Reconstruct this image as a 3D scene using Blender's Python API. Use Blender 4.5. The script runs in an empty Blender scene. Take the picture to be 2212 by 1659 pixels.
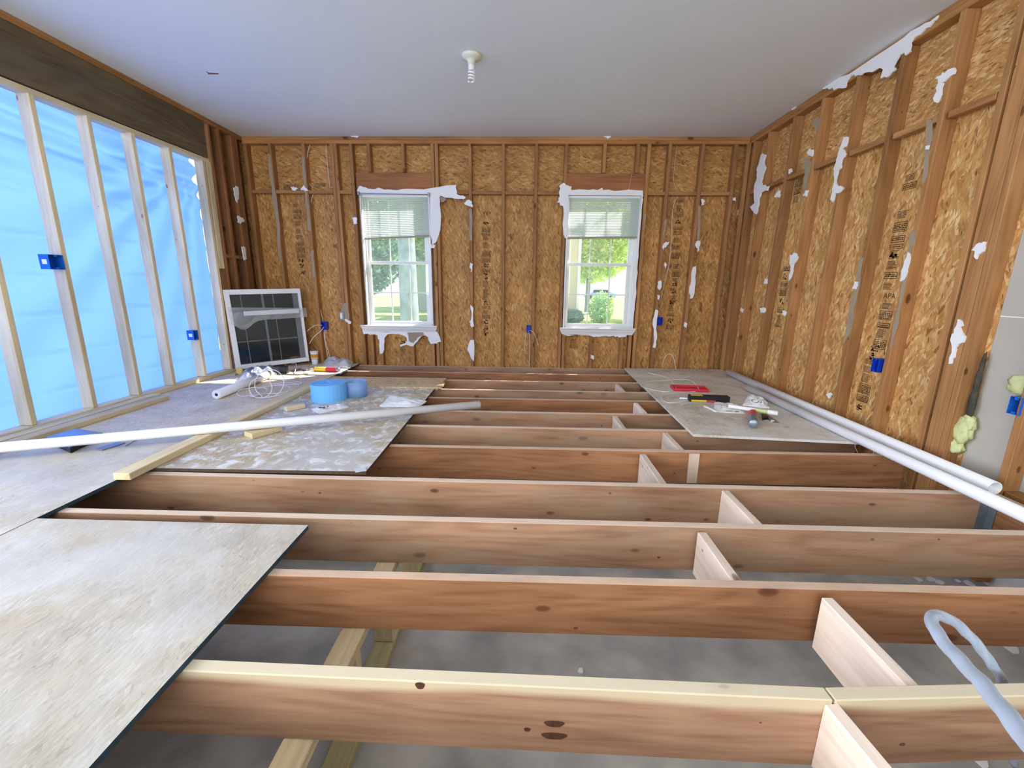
import bpy, bmesh, math, random
from mathutils.geometry import tessellate_polygon
from mathutils import Vector, Matrix, Euler, noise
S = bpy.context.scene
COL = S.collection
RND = random.Random(7)
PI = math.pi
# ---------------------------------------------------------------- camera, light, exposure
W_, H_, F_ = 2212, 1659, 920.0
CAM = Vector((0, 0, 1.01))
R_AX = (Vector((0.99952017, 0.02932461, 0.00997439)), Vector((0.01631024, -0.22452293, -0.9743323)), Vector((-0.02633243, 0.97402747, -0.22489349)))
cd = bpy.data.cameras.new('camera'); cam = bpy.data.objects.new('camera', cd); COL.objects.link(cam)
cd.sensor_width = 36; cd.lens = 36 * F_ / W_; cd.clip_start = .02; cd.clip_end = 300
m = Matrix.Identity(4)
for i in range(3):
    m[i][0] = R_AX[0][i]; m[i][1] = -R_AX[1][i]; m[i][2] = -R_AX[2][i]; m[i][3] = CAM[i]
cam.matrix_world = m
S.camera = cam
S.view_settings.view_transform = 'Standard'
try: S.view_settings.look = 'None'
except Exception: pass
S.view_settings.gamma = 1; S.view_settings.use_curve_mapping = False
S.view_settings.exposure = 0.18
w = bpy.data.worlds.new('sky'); S.world = w; w.use_nodes = True
wn = w.node_tree.nodes; wb = wn['Background']
wb.inputs[0].default_value = (.72, .86, 1, 1); wb.inputs[1].default_value = 1.5
sd = bpy.data.lights.new('sun', 'SUN'); sd.energy = 17; sd.angle = .009; sd.color = (1, .95, .85)
sun = bpy.data.objects.new('sun', sd); COL.objects.link(sun)
sun.rotation_euler = Vector((-.85, -.75, -1.1)).to_track_quat('-Z', 'Y').to_euler()
def area(name, loc, rot, sx, sy, e, col):
    d = bpy.data.lights.new(name, 'AREA'); d.shape = 'RECTANGLE'; d.size = sx; d.size_y = sy; d.energy = e; d.color = col
    o = bpy.data.objects.new(name, d); COL.objects.link(o); o.location = loc; o.rotation_euler = rot
    return o
area('fill_rear', (-.9, -3.05, 1.65), (PI/2+.1, 0, .1), 4.6, 1.9, 122, (.98, .98, 1))      # added fill lamp behind the camera to lift the interior
area('fill_left_rear', (-8.2, -.6, 2.7), (0, -PI/2+.2, 0), 5, 8, 880, (.96, .98, 1))      # added lamp from the left; the open bay it shines through is made up
area('daylight_left_side', (-3.9, 1.2, 3.4), (.9, -.35, 0), 1.2, 2.0, 15, (.85, .92, 1))          # open sky outside the plastic sheet
# ---------------------------------------------------------------- geometry of the photo
def ray(u, v):
    a, b = (u - W_/2) / F_, (v - H_/2) / F_
    return R_AX[0]*a + R_AX[1]*b + R_AX[2]
def on(ax, val, u, v):          # the point of a real plane (wall, deck ...) seen at u,v
    d = ray(u, v); return CAM + d * ((val - CAM[ax]) / d[ax])
def at_depth(u, v, k): return CAM + ray(u, v) * k
D, XR, XL, ZC, ZF = 5.336, 2.50, -3.30, 2.66, -.59
TP = .019
# ---------------------------------------------------------------- materials
def mat(name):
    m = bpy.data.materials.new(name); m.use_nodes = True
    return m, m.node_tree.nodes, m.node_tree.links, m.node_tree.nodes['Principled BSDF']
def N(ns, t, **k):
    n = ns.new(t)
    for a, b in k.items(): setattr(n, a, b)
    return n
def ramp(ns, stops, interp='LINEAR'):
    r = ns.new('ShaderNodeValToRGB'); e = r.color_ramp.elements; r.color_ramp.interpolation = interp
    while len(e) < len(stops): e.new(.5)
    for i, (p, c) in enumerate(stops):
        e[i].position = p; e[i].color = (c[0], c[1], c[2], 1) if len(c) == 3 else c
    return r
def rgb(r, g, b):
    f = lambda c: ((c/255 + .055)/1.055)**2.4 if c > 10 else c/255/12.92
    return (f(r), f(g), f(b))
def math_(ns, ls, op, a, b=None, c=None):
    n = ns.new('ShaderNodeMath'); n.operation = op
    for i, x in enumerate((a, b, c)):
        if x is None: continue
        if isinstance(x, (int, float)): n.inputs[i].default_value = x
        else: ls.new(x, n.inputs[i])
    return n.outputs[0]
def mixc(ns, ls, fac, a, b, mode='MIX'):
    n = ns.new('ShaderNodeMix'); n.data_type = 'RGBA'; n.blend_type = mode
    for s, x in ((0, fac), (6, a), (7, b)):
        if isinstance(x, (int, float)): n.inputs[s].default_value = x
        elif isinstance(x, tuple): n.inputs[s].default_value = (*x[:3], 1)
        else: ls.new(x, n.inputs[s])
    return n.outputs[2]
def coords(ns, ls, scale, off=True, rot=(0, 0, 0)):
    tc = ns.new('ShaderNodeTexCoord'); mp = ns.new('ShaderNodeMapping'); mp.inputs['Scale'].default_value = scale; mp.inputs['Rotation'].default_value = rot
    src = tc.outputs['Object']
    if off:
        oi = ns.new('ShaderNodeObjectInfo')
        k = ns.new('ShaderNodeVectorMath'); k.operation = 'MULTIPLY_ADD'
        cb = ns.new('ShaderNodeCombineXYZ')
        for i, f in enumerate((37, 11, 23)): ls.new(math_(ns, ls, 'MULTIPLY', oi.outputs['Random'], f), cb.inputs[i])
        ls.new(src, k.inputs[0]); k.inputs[1].default_value = (1, 1, 1); ls.new(cb.outputs[0], k.inputs[2]); src = k.outputs[0]
    ls.new(src, mp.inputs[0]); return mp.outputs[0]
def noise_(ns, ls, vec, scale, detail=4, rough=.55, dist=0):
    n = ns.new('ShaderNodeTexNoise'); n.inputs['Scale'].default_value = scale; n.inputs['Detail'].default_value = detail
    n.inputs['Roughness'].default_value = rough; n.inputs['Distortion'].default_value = dist; ls.new(vec, n.inputs['Vector']); return n.outputs['Fac']
def lumber(name, light, dark, knot=rgb(70, 38, 18), kn=.5, grey=None, vary=.25, rough=.72, sap=None, top_light=None):
    m, ns, ls, bs = mat(name)
    c = coords(ns, ls, (1.1, 16, 16))
    g1 = noise_(ns, ls, c, 2.2, 6, .65, .4)
    g0 = noise_(ns, ls, coords(ns, ls, (.5, 4.5, 4.5)), 1.0, 1.5, .5, .3)
    gs = math_(ns, ls, 'SINE', math_(ns, ls, 'MULTIPLY', g0, 85))
    f = math_(ns, ls, 'ADD', math_(ns, ls, 'MULTIPLY', g1, .8), math_(ns, ls, 'MULTIPLY_ADD', gs, .06, .1))
    r = ramp(ns, [(.25, dark), (.5, tuple(a*.6+b*.4 for a, b in zip(light, dark))), (.75, light)]); ls.new(f, r.inputs[0])
    col = r.outputs[0]
    big = noise_(ns, ls, coords(ns, ls, (.7, 3, 3)), 1.6, 2)
    rb = ramp(ns, [(.3, (.72, .70, .68)), (.7, (1.12, 1.1, 1.08))]); ls.new(big, rb.inputs[0])
    col = mixc(ns, ls, 1.0, col, rb.outputs[0], 'MULTIPLY')
    oi = ns.new('ShaderNodeObjectInfo'); rv = ramp(ns, [(0, (1-vary, 1-vary*1.15, 1-vary*1.4)), (.5, (1, 1, 1)), (1, (1+vary*.5, 1+vary*.4, 1+vary*.3))]); ls.new(oi.outputs['Random'], rv.inputs[0])
    col = mixc(ns, ls, 1.0, col, rv.outputs[0], 'MULTIPLY')
    if sap:
        tc = ns.new('ShaderNodeTexCoord'); sx = ns.new('ShaderNodeSeparateXYZ'); ls.new(tc.outputs['Object'], sx.inputs[0])
        sn = noise_(ns, ls, coords(ns, ls, (1.2, 1, 1)), 1.3, 2)
        h = math_(ns, ls, 'ADD', sx.outputs['Z'], math_(ns, ls, 'MULTIPLY', sn, .06))
        sr = ramp(ns, [(0, (0, 0, 0)), (1, (1, 1, 1))]); mr = ns.new('ShaderNodeMapRange'); mr.inputs[1].default_value = sap[0]; mr.inputs[2].default_value = sap[0]+.022
        ls.new(h, mr.inputs[0]); col = mixc(ns, ls, mr.outputs[0], col, mixc(ns, ls, .25, sap[1], col), 'MIX')
    vo = ns.new('ShaderNodeTexVoronoi'); vo.inputs['Scale'].default_value = 1; ls.new(coords(ns, ls, (4.2, 9, 9)), vo.inputs['Vector'])
    sp = ns.new('ShaderNodeSeparateColor'); ls.new(vo.outputs['Color'], sp.inputs[0])
    gate = math_(ns, ls, 'LESS_THAN', sp.outputs[0], kn)
    size = math_(ns, ls, 'MULTIPLY_ADD', sp.outputs[1], .13, .05)
    kd = math_(ns, ls, 'DIVIDE', vo.outputs['Distance'], size)
    kr = ramp(ns, [(.0, (1, 1, 1)), (.75, (.75, .75, .75)), (1, (0, 0, 0))]); ls.new(kd, kr.inputs[0])
    kf = math_(ns, ls, 'MULTIPLY', gate, kr.outputs[0])
    halo = ramp(ns, [(.0, (.35, .35, .35)), (.5, (0, 0, 0))]); ls.new(math_(ns, ls, 'DIVIDE', kd, 6), halo.inputs[0])
    col = mixc(ns, ls, math_(ns, ls, 'MULTIPLY', gate, halo.outputs[0]), col, dark)
    col = mixc(ns, ls, math_(ns, ls, 'MULTIPLY', kf, .85), col, knot)
    v2 = ns.new('ShaderNodeTexVoronoi'); v2.inputs['Scale'].default_value = 1; ls.new(coords(ns, ls, (11, 17, 17)), v2.inputs['Vector'])
    s2 = ns.new('ShaderNodeSeparateColor'); ls.new(v2.outputs['Color'], s2.inputs[0])
    k2 = math_(ns, ls, 'MULTIPLY', math_(ns, ls, 'LESS_THAN', s2.outputs[0], .16), math_(ns, ls, 'LESS_THAN', v2.outputs['Distance'], .10))
    col = mixc(ns, ls, math_(ns, ls, 'MULTIPLY', k2, .7), col, knot)
    if grey:
        gn = noise_(ns, ls, coords(ns, ls, (1.5, 6, 6)), 1.1, 3); gr = ramp(ns, [(.48, (0, 0, 0)), (.62, (1, 1, 1))]); ls.new(gn, gr.inputs[0])
        col = mixc(ns, ls, math_(ns, ls, 'MULTIPLY', gr.outputs[0], .5), col, grey)
    if top_light:                                        # light from above put into the colour of a board's upward face
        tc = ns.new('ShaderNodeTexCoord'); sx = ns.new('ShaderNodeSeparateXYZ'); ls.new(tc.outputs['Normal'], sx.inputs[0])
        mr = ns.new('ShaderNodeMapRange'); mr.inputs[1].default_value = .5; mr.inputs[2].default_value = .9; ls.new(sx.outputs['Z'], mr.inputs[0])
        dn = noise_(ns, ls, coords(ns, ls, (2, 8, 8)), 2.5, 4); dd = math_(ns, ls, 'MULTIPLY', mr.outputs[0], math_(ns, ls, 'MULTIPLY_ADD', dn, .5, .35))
        col = mixc(ns, ls, dd, col, top_light)
    ls.new(col, bs.inputs['Base Color']); bs.inputs['Roughness'].default_value = rough; bs.inputs['Specular IOR Level'].default_value = .25
    bp = ns.new('ShaderNodeBump'); bp.inputs['Strength'].default_value = .25; bp.inputs['Distance'].default_value = .002; ls.new(g1, bp.inputs['Height']); ls.new(bp.outputs[0], bs.inputs['Normal'])
    return m
def osb(name, cols, axis='Z', normal='Y', size=1.0, contrast=1.0, dirt=None, strands=True):
    """flakes elongated along `axis` on a panel whose normal is `normal`"""
    m, ns, ls, bs = mat(name)
    tc = ns.new('ShaderNodeTexCoord'); sx = ns.new('ShaderNodeSeparateXYZ'); ls.new(tc.outputs['Object'], sx.inputs[0])
    others = [a for a in 'XYZ' if a != normal and a != axis]
    cb = ns.new('ShaderNodeCombineXYZ'); ls.new(sx.outputs[axis], cb.inputs[0]); ls.new(sx.outputs[others[0]], cb.inputs[1])
    ls.new(math_(ns, ls, 'MULTIPLY', sx.outputs[normal], .02), cb.inputs[2])
    wn_ = ns.new('ShaderNodeTexNoise'); wn_.inputs['Scale'].default_value = 9; wn_.inputs['Detail'].default_value = 2; ls.new(cb.outputs[0], wn_.inputs['Vector'])
    ad = ns.new('ShaderNodeVectorMath'); ad.operation = 'MULTIPLY_ADD'; ls.new(wn_.outputs['Color'], ad.inputs[0]); ad.inputs[1].default_value = (.05, .03, 0); ls.new(cb.outputs[0], ad.inputs[2])
    col = None; hts = []
    for i, (ang, sc, off) in enumerate(((.0, (11, 42), 0), (.28, (12, 46), 3), (-.32, (12, 44), 7), (.5, (15, 48), 11))):
        mp = ns.new('ShaderNodeMapping'); mp.vector_type = 'POINT'; mp.inputs['Rotation'].default_value = (0, 0, ang)
        ls.new(ad.outputs[0], mp.inputs[0])
        m2 = ns.new('ShaderNodeMapping'); m2.inputs['Scale'].default_value = (sc[0]/size, sc[1]/size, 1); m2.inputs['Location'].default_value = (off, off*1.7, off); ls.new(mp.outputs[0], m2.inputs[0])
        vo = ns.new('ShaderNodeTexVoronoi'); vo.inputs['Scale'].default_value = 1; vo.inputs['Randomness'].default_value = .95; ls.new(m2.outputs[0], vo.inputs['Vector'])
        sp = ns.new('ShaderNodeSeparateColor'); ls.new(vo.outputs['Color'], sp.inputs[0])
        r = ramp(ns, cols); ls.new(sp.outputs[0], r.inputs[0])
        if col is None: col = r.outputs[0]
        else: col = mixc(ns, ls, math_(ns, ls, 'MULTIPLY', math_(ns, ls, 'GREATER_THAN', sp.outputs[1], .45 + .04*i), .8), col, r.outputs[0])
        hts.append(sp.outputs[2])
    c2 = ns.new('ShaderNodeMapping'); c2.inputs['Scale'].default_value = (9, 70, 1); ls.new(ad.outputs[0], c2.inputs[0])
    st = noise_(ns, ls, c2.outputs[0], 1.6, 5, .7)
    sr = ramp(ns, [(.3, (.80, .78, .75)), (.7, (1.15, 1.15, 1.15))]); ls.new(st, sr.inputs[0])
    col = mixc(ns, ls, .8, col, sr.outputs[0], 'MULTIPLY')
    bg = noise_(ns, ls, cb.outputs[0], 3.5, 3); br = ramp(ns, [(.3, (.82, .8, .78)), (.7, (1.12, 1.1, 1.08))]); ls.new(bg, br.inputs[0])
    col = mixc(ns, ls, 1.0, col, br.outputs[0], 'MULTIPLY')
    if strands:                                     # dark flecks of bark
        m3 = ns.new('ShaderNodeMapping'); m3.inputs['Scale'].default_value = (26, 120, 1); m3.inputs['Rotation'].default_value = (0, 0, .3); ls.new(ad.outputs[0], m3.inputs[0])
        v3 = ns.new('ShaderNodeTexVoronoi'); v3.inputs['Scale'].default_value = 1; ls.new(m3.outputs[0], v3.inputs['Vector'])
        s3 = ns.new('ShaderNodeSeparateColor'); ls.new(v3.outputs['Color'], s3.inputs[0])
        k = math_(ns, ls, 'MULTIPLY', math_(ns, ls, 'LESS_THAN', s3.outputs[0], .05), math_(ns, ls, 'LESS_THAN', v3.outputs['Distance'], .42))
        col = mixc(ns, ls, math_(ns, ls, 'MULTIPLY', k, .75), col, rgb(84, 48, 22))
    if dirt:
        for sc, (a, b), c, f in dirt:
            dn = noise_(ns, ls, cb.outputs[0], sc, 5, .6, .6); dr = ramp(ns, [(a, (0, 0, 0)), (b, (1, 1, 1))]); ls.new(dn, dr.inputs[0])
            col = mixc(ns, ls, math_(ns, ls, 'MULTIPLY', dr.outputs[0], f), col, c)
    ls.new(col, bs.inputs['Base Color']); bs.inputs['Roughness'].default_value = .6; bs.inputs['Specular IOR Level'].default_value = .3
    bp = ns.new('ShaderNodeBump'); bp.inputs['Strength'].default_value = .22*contrast; bp.inputs['Distance'].default_value = .002; ls.new(math_(ns, ls, 'ADD', hts[0], st), bp.inputs['Height']); ls.new(bp.outputs[0], bs.inputs['Normal'])
    return m
def plain(name, c, rough=.6, spec=.4, metal=0, mottle=.0, msc=6, c2=None, bump=0, bsc=60, alpha=None):
    m, ns, ls, bs = mat(name)
    bs.inputs['Roughness'].default_value = rough; bs.inputs['Specular IOR Level'].default_value = spec; bs.inputs['Metallic'].default_value = metal
    v = coords(ns, ls, (1, 1, 1))
    n = noise_(ns, ls, v, msc, 4)
    if c2 is None: c2 = tuple(x*(1-mottle) for x in c)
    r = ramp(ns, [(.35, c2), (.65, c)]); ls.new(n, r.inputs[0]); ls.new(r.outputs[0], bs.inputs['Base Color'])
    if bump:
        bp = ns.new('ShaderNodeBump'); bp.inputs['Strength'].default_value = bump; bp.inputs['Distance'].default_value = .003; ls.new(noise_(ns, ls, v, bsc, 4), bp.inputs['Height']); ls.new(bp.outputs[0], bs.inputs['Normal'])
    if alpha is not None: bs.inputs['Alpha'].default_value = alpha
    return m
OLD = lumber('framing_lumber', rgb(192, 144, 96), rgb(150, 102, 58), kn=.7, vary=.2)
OLDP = lumber('plate_lumber', rgb(196, 146, 92), rgb(156, 106, 60), kn=.5, vary=.15)
HDR = lumber('header_lumber', rgb(182, 124, 82), rgb(144, 92, 58), kn=.5, vary=.1)
NEW = lumber('new_lumber', rgb(240, 226, 190), rgb(214, 192, 148), knot=rgb(150, 100, 60), kn=.3, vary=.1)
JO1 = lumber('joist_lumber_pink', rgb(184, 146, 118), rgb(144, 105, 79), kn=.75, vary=.1, top_light=rgb(244, 226, 208), grey=rgb(170, 146, 120))
JO2 = lumber('joist_lumber_red', rgb(178, 128, 92), rgb(126, 83, 53), knot=rgb(84, 40, 22), kn=.5, vary=.1, top_light=rgb(236, 212, 190))
JO3 = lumber('joist_lumber_sapwood', rgb(184, 146, 118), rgb(142, 103, 79), kn=.4, vary=.05, top_light=rgb(222, 212, 188), sap=(.094, rgb(216, 200, 166)))
BLK = lumber('blocking_lumber', rgb(244, 230, 218), rgb(220, 196, 178), knot=rgb(110, 70, 66), kn=.45, vary=.08)
PT = lumber('treated_lumber', rgb(206, 198, 150), rgb(166, 154, 104), kn=.3, vary=.1)
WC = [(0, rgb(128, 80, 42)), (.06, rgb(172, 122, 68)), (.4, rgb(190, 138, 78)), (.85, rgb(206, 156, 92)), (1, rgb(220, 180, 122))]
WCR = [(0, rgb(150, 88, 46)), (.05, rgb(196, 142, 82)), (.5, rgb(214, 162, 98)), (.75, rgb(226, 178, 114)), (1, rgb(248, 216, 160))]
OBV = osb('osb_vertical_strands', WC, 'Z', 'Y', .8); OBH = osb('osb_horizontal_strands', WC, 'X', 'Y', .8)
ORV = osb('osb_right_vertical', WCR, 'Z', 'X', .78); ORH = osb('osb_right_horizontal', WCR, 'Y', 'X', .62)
DKC = [(0, rgb(172, 164, 152)), (.1, rgb(186, 180, 168)), (.85, rgb(194, 188, 177)), (1, rgb(204, 198, 188))]
DIRT = [(1.6, (.45, .62), rgb(196, 195, 196), .6), (7, (.55, .7), rgb(208, 205, 202), .45), (2.3, (.55, .7), rgb(188, 168, 136), .35), (30, (.68, .74), rgb(96, 84, 74), .4)]
OD = osb('subfloor_osb', DKC, 'Y', 'Z', .42, 1.6, DIRT, False)
OD2 = osb('subfloor_osb_dusty', [(0, rgb(176, 160, 136)), (.3, rgb(190, 176, 152)), (1, rgb(204, 192, 170))], 'Y', 'Z', .6, .8, [(2.2, (.45, .6), rgb(196, 194, 196), .8), (13, (.5, .64), rgb(236, 238, 242), .8), (3.1, (.58, .7), rgb(150, 128, 96), .4)], False)
OD3 = osb('subfloor_osb_tan', [(0, rgb(176, 144, 104)), (.4, rgb(204, 178, 138)), (1, rgb(226, 204, 168))], 'X', 'Z', .6, .8, None, False)
ODR = osb('subfloor_osb_grey', [(0, rgb(196, 188, 174)), (.4, rgb(212, 205, 192)), (1, rgb(224, 218, 206))], 'Y', 'Z', .5, .6, [(2, (.42, .62), rgb(226, 224, 222), .7), (6, (.56, .7), rgb(158, 140, 114), .5), (14, (.6, .7), rgb(222, 220, 218), .4)], False)
EDGE = plain('panel_edge_paint', rgb(46, 74, 88), .6, mottle=.3, msc=20)
WHITE = plain('white_vinyl', rgb(236, 236, 236), .35, mottle=.02)
DRYW = plain('drywall_white_paint', rgb(248, 247, 248), .7, mottle=.05, bump=.1)
PAPER = plain('drywall_grey_paper', rgb(172, 154, 132), .9, mottle=.12)
CEIL = plain('ceiling_paint', rgb(237, 239, 241), .75, mottle=.03, msc=1.5, bump=.08, bsc=120)
BACKB = plain('drywall_back_paper', rgb(196, 190, 178), .9, mottle=.06, msc=4, bump=.05)
CONC = plain('concrete_slab', rgb(208, 204, 194), .55, mottle=.0, c2=rgb(160, 160, 156), msc=3.2, bump=.2, bsc=40)
LVL = lumber('weathered_lvl_beam', rgb(122, 106, 80), rgb(86, 72, 52), kn=.1, vary=.02, grey=rgb(112, 102, 86))
BLUE = plain('blue_plastic_box', rgb(24, 104, 206), .4, mottle=.05)
DBLUE = plain('deep_blue_plastic_box', rgb(20, 66, 200), .4, mottle=.05)
WIRE = plain('white_cable_jacket', rgb(228, 222, 212), .5, mottle=.03)
PVC = plain('pvc_white', rgb(236, 236, 240), .3, mottle=.02)
STEEL = plain('galvanised_steel', rgb(150, 160, 168), .4, metal=.7, mottle=.2, msc=20)
DARK = plain('black_plastic', rgb(28, 28, 32), .4, mottle=.1)
INK = plain('black_stamp_ink', rgb(92, 64, 38), .9, mottle=.3, msc=40)
INK2 = plain('black_print', rgb(30, 28, 34), .7)
DKGL = plain('dark_glass', rgb(38, 44, 46), .08, .6, mottle=.3, msc=2)
GREYV = plain('grey_window_film', rgb(112, 116, 118), .3, mottle=.1)
MUST = plain('mustard_cardboard', rgb(176, 150, 50), .8, mottle=.1)
YEL = plain('yellow_label', rgb(232, 196, 52), .5, mottle=.1)
YEL2 = plain('yellow_foam', rgb(236, 206, 120), .8, mottle=.2)
RED = plain('red_plastic', rgb(206, 52, 64), .45, mottle=.1)
ORG = plain('orange_label', rgb(240, 160, 40), .5, mottle=.15, msc=20)
FOAM = plain('blue_foam', rgb(116, 190, 255), .7, mottle=.03, bump=.1)
RAILM = plain('blind_rail_shaded_grey', rgb(158, 150, 142), .5)  # shadow on the bottom rail put into its grey
def translucent(name, c, f, rough=.3, alpha=1.0, gloss=.1):
    m = bpy.data.materials.new(name); m.use_nodes = True; ns, ls = m.node_tree.nodes, m.node_tree.links; ns.clear()
    o = ns.new('ShaderNodeOutputMaterial'); t = ns.new('ShaderNodeBsdfTranslucent'); d = ns.new('ShaderNodeBsdfDiffuse'); g = ns.new('ShaderNodeBsdfGlossy'); tr = ns.new('ShaderNodeBsdfTransparent')
    for x in (t, d): x.inputs[0].default_value = (*c, 1)
    g.inputs['Roughness'].default_value = rough
    a = ns.new('ShaderNodeMixShader'); a.inputs[0].default_value = f; ls.new(d.outputs[0], a.inputs[1]); ls.new(t.outputs[0], a.inputs[2])
    b = ns.new('ShaderNodeMixShader'); b.inputs[0].default_value = gloss; ls.new(a.outputs[0], b.inputs[1]); ls.new(g.outputs[0], b.inputs[2])
    e = ns.new('ShaderNodeMixShader'); e.inputs[0].default_value = alpha; ls.new(tr.outputs[0], e.inputs[1]); ls.new(b.outputs[0], e.inputs[2])
    ls.new(e.outputs[0], o.inputs[0]); return m
POLY = translucent('translucent_plastic_sheeting', (.40, .57, 1), .85, .35, 1, .04)
CLEARP = translucent('clear_plastic_wrap', (.85, .87, .9), .4, .15, .45, .3)
BAGP = translucent('pale_plastic_bag', (.82, .87, .94), .25, .2, .92, .15)
BAGD = translucent('smoky_plastic_bag', (.42, .46, .58), .3, .15, .9, .3)
FOAMT = translucent('thin_blue_foam', (.45, .68, .98), .5, .5, .75, .05)
GLASS = translucent('window_glass', (.9, .95, 1), .0, .02, .1, .6)
SLAT = translucent('blind_slat', (.66, .69, .70), .15, .4, 1, .05)
# ---------------------------------------------------------------- builders
def link(name, me, mats, parent=None, mw=None):
    o = bpy.data.objects.new(name, me); COL.objects.link(o)
    for x in (mats if isinstance(mats, (list, tuple)) else [mats]): me.materials.append(x)
    if mw is not None: o.matrix_world = mw
    if parent is not None:
        o.parent = parent; o.matrix_parent_inverse = Matrix.Identity(4)
        if mw is not None: o.matrix_local = parent_world(parent).inverted() @ mw
    return o
def parent_world(p):
    q = p.matrix_basis.copy()
    while p.parent: p = p.parent; q = p.matrix_basis @ q
    return q
def tag(o, label, cat, group=None):
    o['label'] = label; o['category'] = cat
    if group: o['group'] = group
    return o
def struct(o, label=None, cat=None):
    o['kind'] = 'structure'
    if label: o['label'] = label
    if cat: o['category'] = cat
    return o
def empty(name, loc, label, cat, group=None, rz=0):
    o = bpy.data.objects.new(name, None); COL.objects.link(o); o.matrix_basis = Matrix.Translation(Vector(loc)) @ Matrix.Rotation(rz, 4, 'Z')
    o.empty_display_size = .05
    return tag(o, label, cat, group)
def bm_box(bm, mn, mx, mi=0):
    vs = [bm.verts.new((x, y, z)) for x in (mn[0], mx[0]) for y in (mn[1], mx[1]) for z in (mn[2], mx[2])]
    for q in ((0, 1, 3, 2), (4, 6, 7, 5), (0, 4, 5, 1), (2, 3, 7, 6), (0, 2, 6, 4), (1, 5, 7, 3)):
        f = bm.faces.new([vs[i] for i in q]); f.material_index = mi
def fin(bm, name, mats, parent=None, mw=None, bev=0, smooth=False, seg=1):
    bmesh.ops.recalc_face_normals(bm, faces=bm.faces)
    if bev: bmesh.ops.bevel(bm, geom=bm.edges[:], offset=bev, segments=seg, affect='EDGES', clamp_overlap=True)
    me = bpy.data.meshes.new(name); bm.to_mesh(me); bm.free()
    if smooth:
        for p in me.polygons: p.use_smooth = True
    return link(name, me, mats, parent, mw)
def frame(o, x, up):
    x = Vector(x).normalized(); up = Vector(up); z = (up - x*up.dot(x)).normalized(); y = z.cross(x)
    m = Matrix.Identity(4)
    for i in range(3): m[i][0] = x[i]; m[i][1] = y[i]; m[i][2] = z[i]; m[i][3] = o[i]
    return m
def board(name, p0, p1, up, sy, sz, mt, parent=None, bev=.003, warp=0):
    """lumber from p0 to p1 (centre line), sz along up, sy across"""
    p0, p1 = Vector(p0), Vector(p1); L = (p1-p0).length; bm = bmesh.new()
    n = max(1, int(L/.25)) if warp else 1
    rings = []
    for i in range(n+1):
        x = -L/2 + L*i/n; k = warp*math.sin(i*1.7+p0.x*9) if 0 < i < n else 0
        rings.append([bm.verts.new((x, a*sy/2, b*sz/2+k)) for a, b in ((-1, -1), (1, -1), (1, 1), (-1, 1))])
    for a, b in zip(rings, rings[1:]):
        for j in range(4): bm.faces.new((a[j], a[(j+1) % 4], b[(j+1) % 4], b[j]))
    bm.faces.new(rings[0][::-1]); bm.faces.new(rings[-1])
    return fin(bm, name, mt, parent, frame((p0+p1)/2, p1-p0, up), bev if not warp else 0)
def cbox(name, mn, mx, mt, parent=None, bev=.002):
    c = (Vector(mn)+Vector(mx))/2; bm = bmesh.new(); bm_box(bm, Vector(mn)-c, Vector(mx)-c)
    return fin(bm, name, mt, parent, Matrix.Translation(c), bev)
def crom(pts, k=6):
    P = [Vector(p) for p in pts]; out = []
    for i in range(len(P)-1):
        a, b, c, d = P[max(i-1, 0)], P[i], P[i+1], P[min(i+2, len(P)-1)]
        for j in range(k):
            t = j/k; out.append(.5*((2*b)+(c-a)*t+(2*a-5*b+4*c-d)*t*t+(3*b-a-3*c+d)*t**3))
    return out+[P[-1]]
def tube(name, pts, r, mt, parent=None, seg=8, smooth=6, cap=True, ridge=0, hollow=0, radii=None):
    P = crom(pts, smooth) if smooth else [Vector(p) for p in pts]
    c = P[0].copy(); bm = bmesh.new(); rings = []; up = Vector((0, 0, 1)); arc = 0
    inner = []
    for i, p in enumerate(P):
        d = (P[min(i+1, len(P)-1)]-P[max(i-1, 0)]).normalized()
        if i: arc += (P[i]-P[i-1]).length
        x = d.cross(up)
        if x.length < .05: x = d.cross(Vector((0, 1, 0)))
        x.normalize(); y = x.cross(d).normalized(); up = y
        rr = r if radii is None else radii[0]+(radii[1]-radii[0])*i/(len(P)-1)
        rg = []
        for s in range(seg):
            a = 2*PI*s/seg; q = rr*(1+ridge*math.sin(3*a+arc*55)) if ridge else rr
            rg.append(bm.verts.new(p-c+x*q*math.cos(a)+y*q*math.sin(a)))
        rings.append(rg)
        if hollow: inner.append([bm.verts.new(p-c+(x*math.cos(2*PI*s/seg)+y*math.sin(2*PI*s/seg))*hollow) for s in range(seg)])
    for a, b in zip(rings, rings[1:]):
        for s in range(seg): bm.faces.new((a[s], a[(s+1) % seg], b[(s+1) % seg], b[s]))
    if hollow:
        for a, b in zip(inner, inner[1:]):
            for s in range(seg): bm.faces.new((a[s], b[s], b[(s+1) % seg], a[(s+1) % seg]))
        for a, b in ((rings[0], inner[0]), (rings[-1], inner[-1])):
            for s in range(seg): bm.faces.new((a[s], a[(s+1) % seg], b[(s+1) % seg], b[s]))
    elif cap:
        bm.faces.new(rings[0][::-1]); bm.faces.new(rings[-1])
    return fin(bm, name, mt, parent, Matrix.Translation(c), 0, True)
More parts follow.
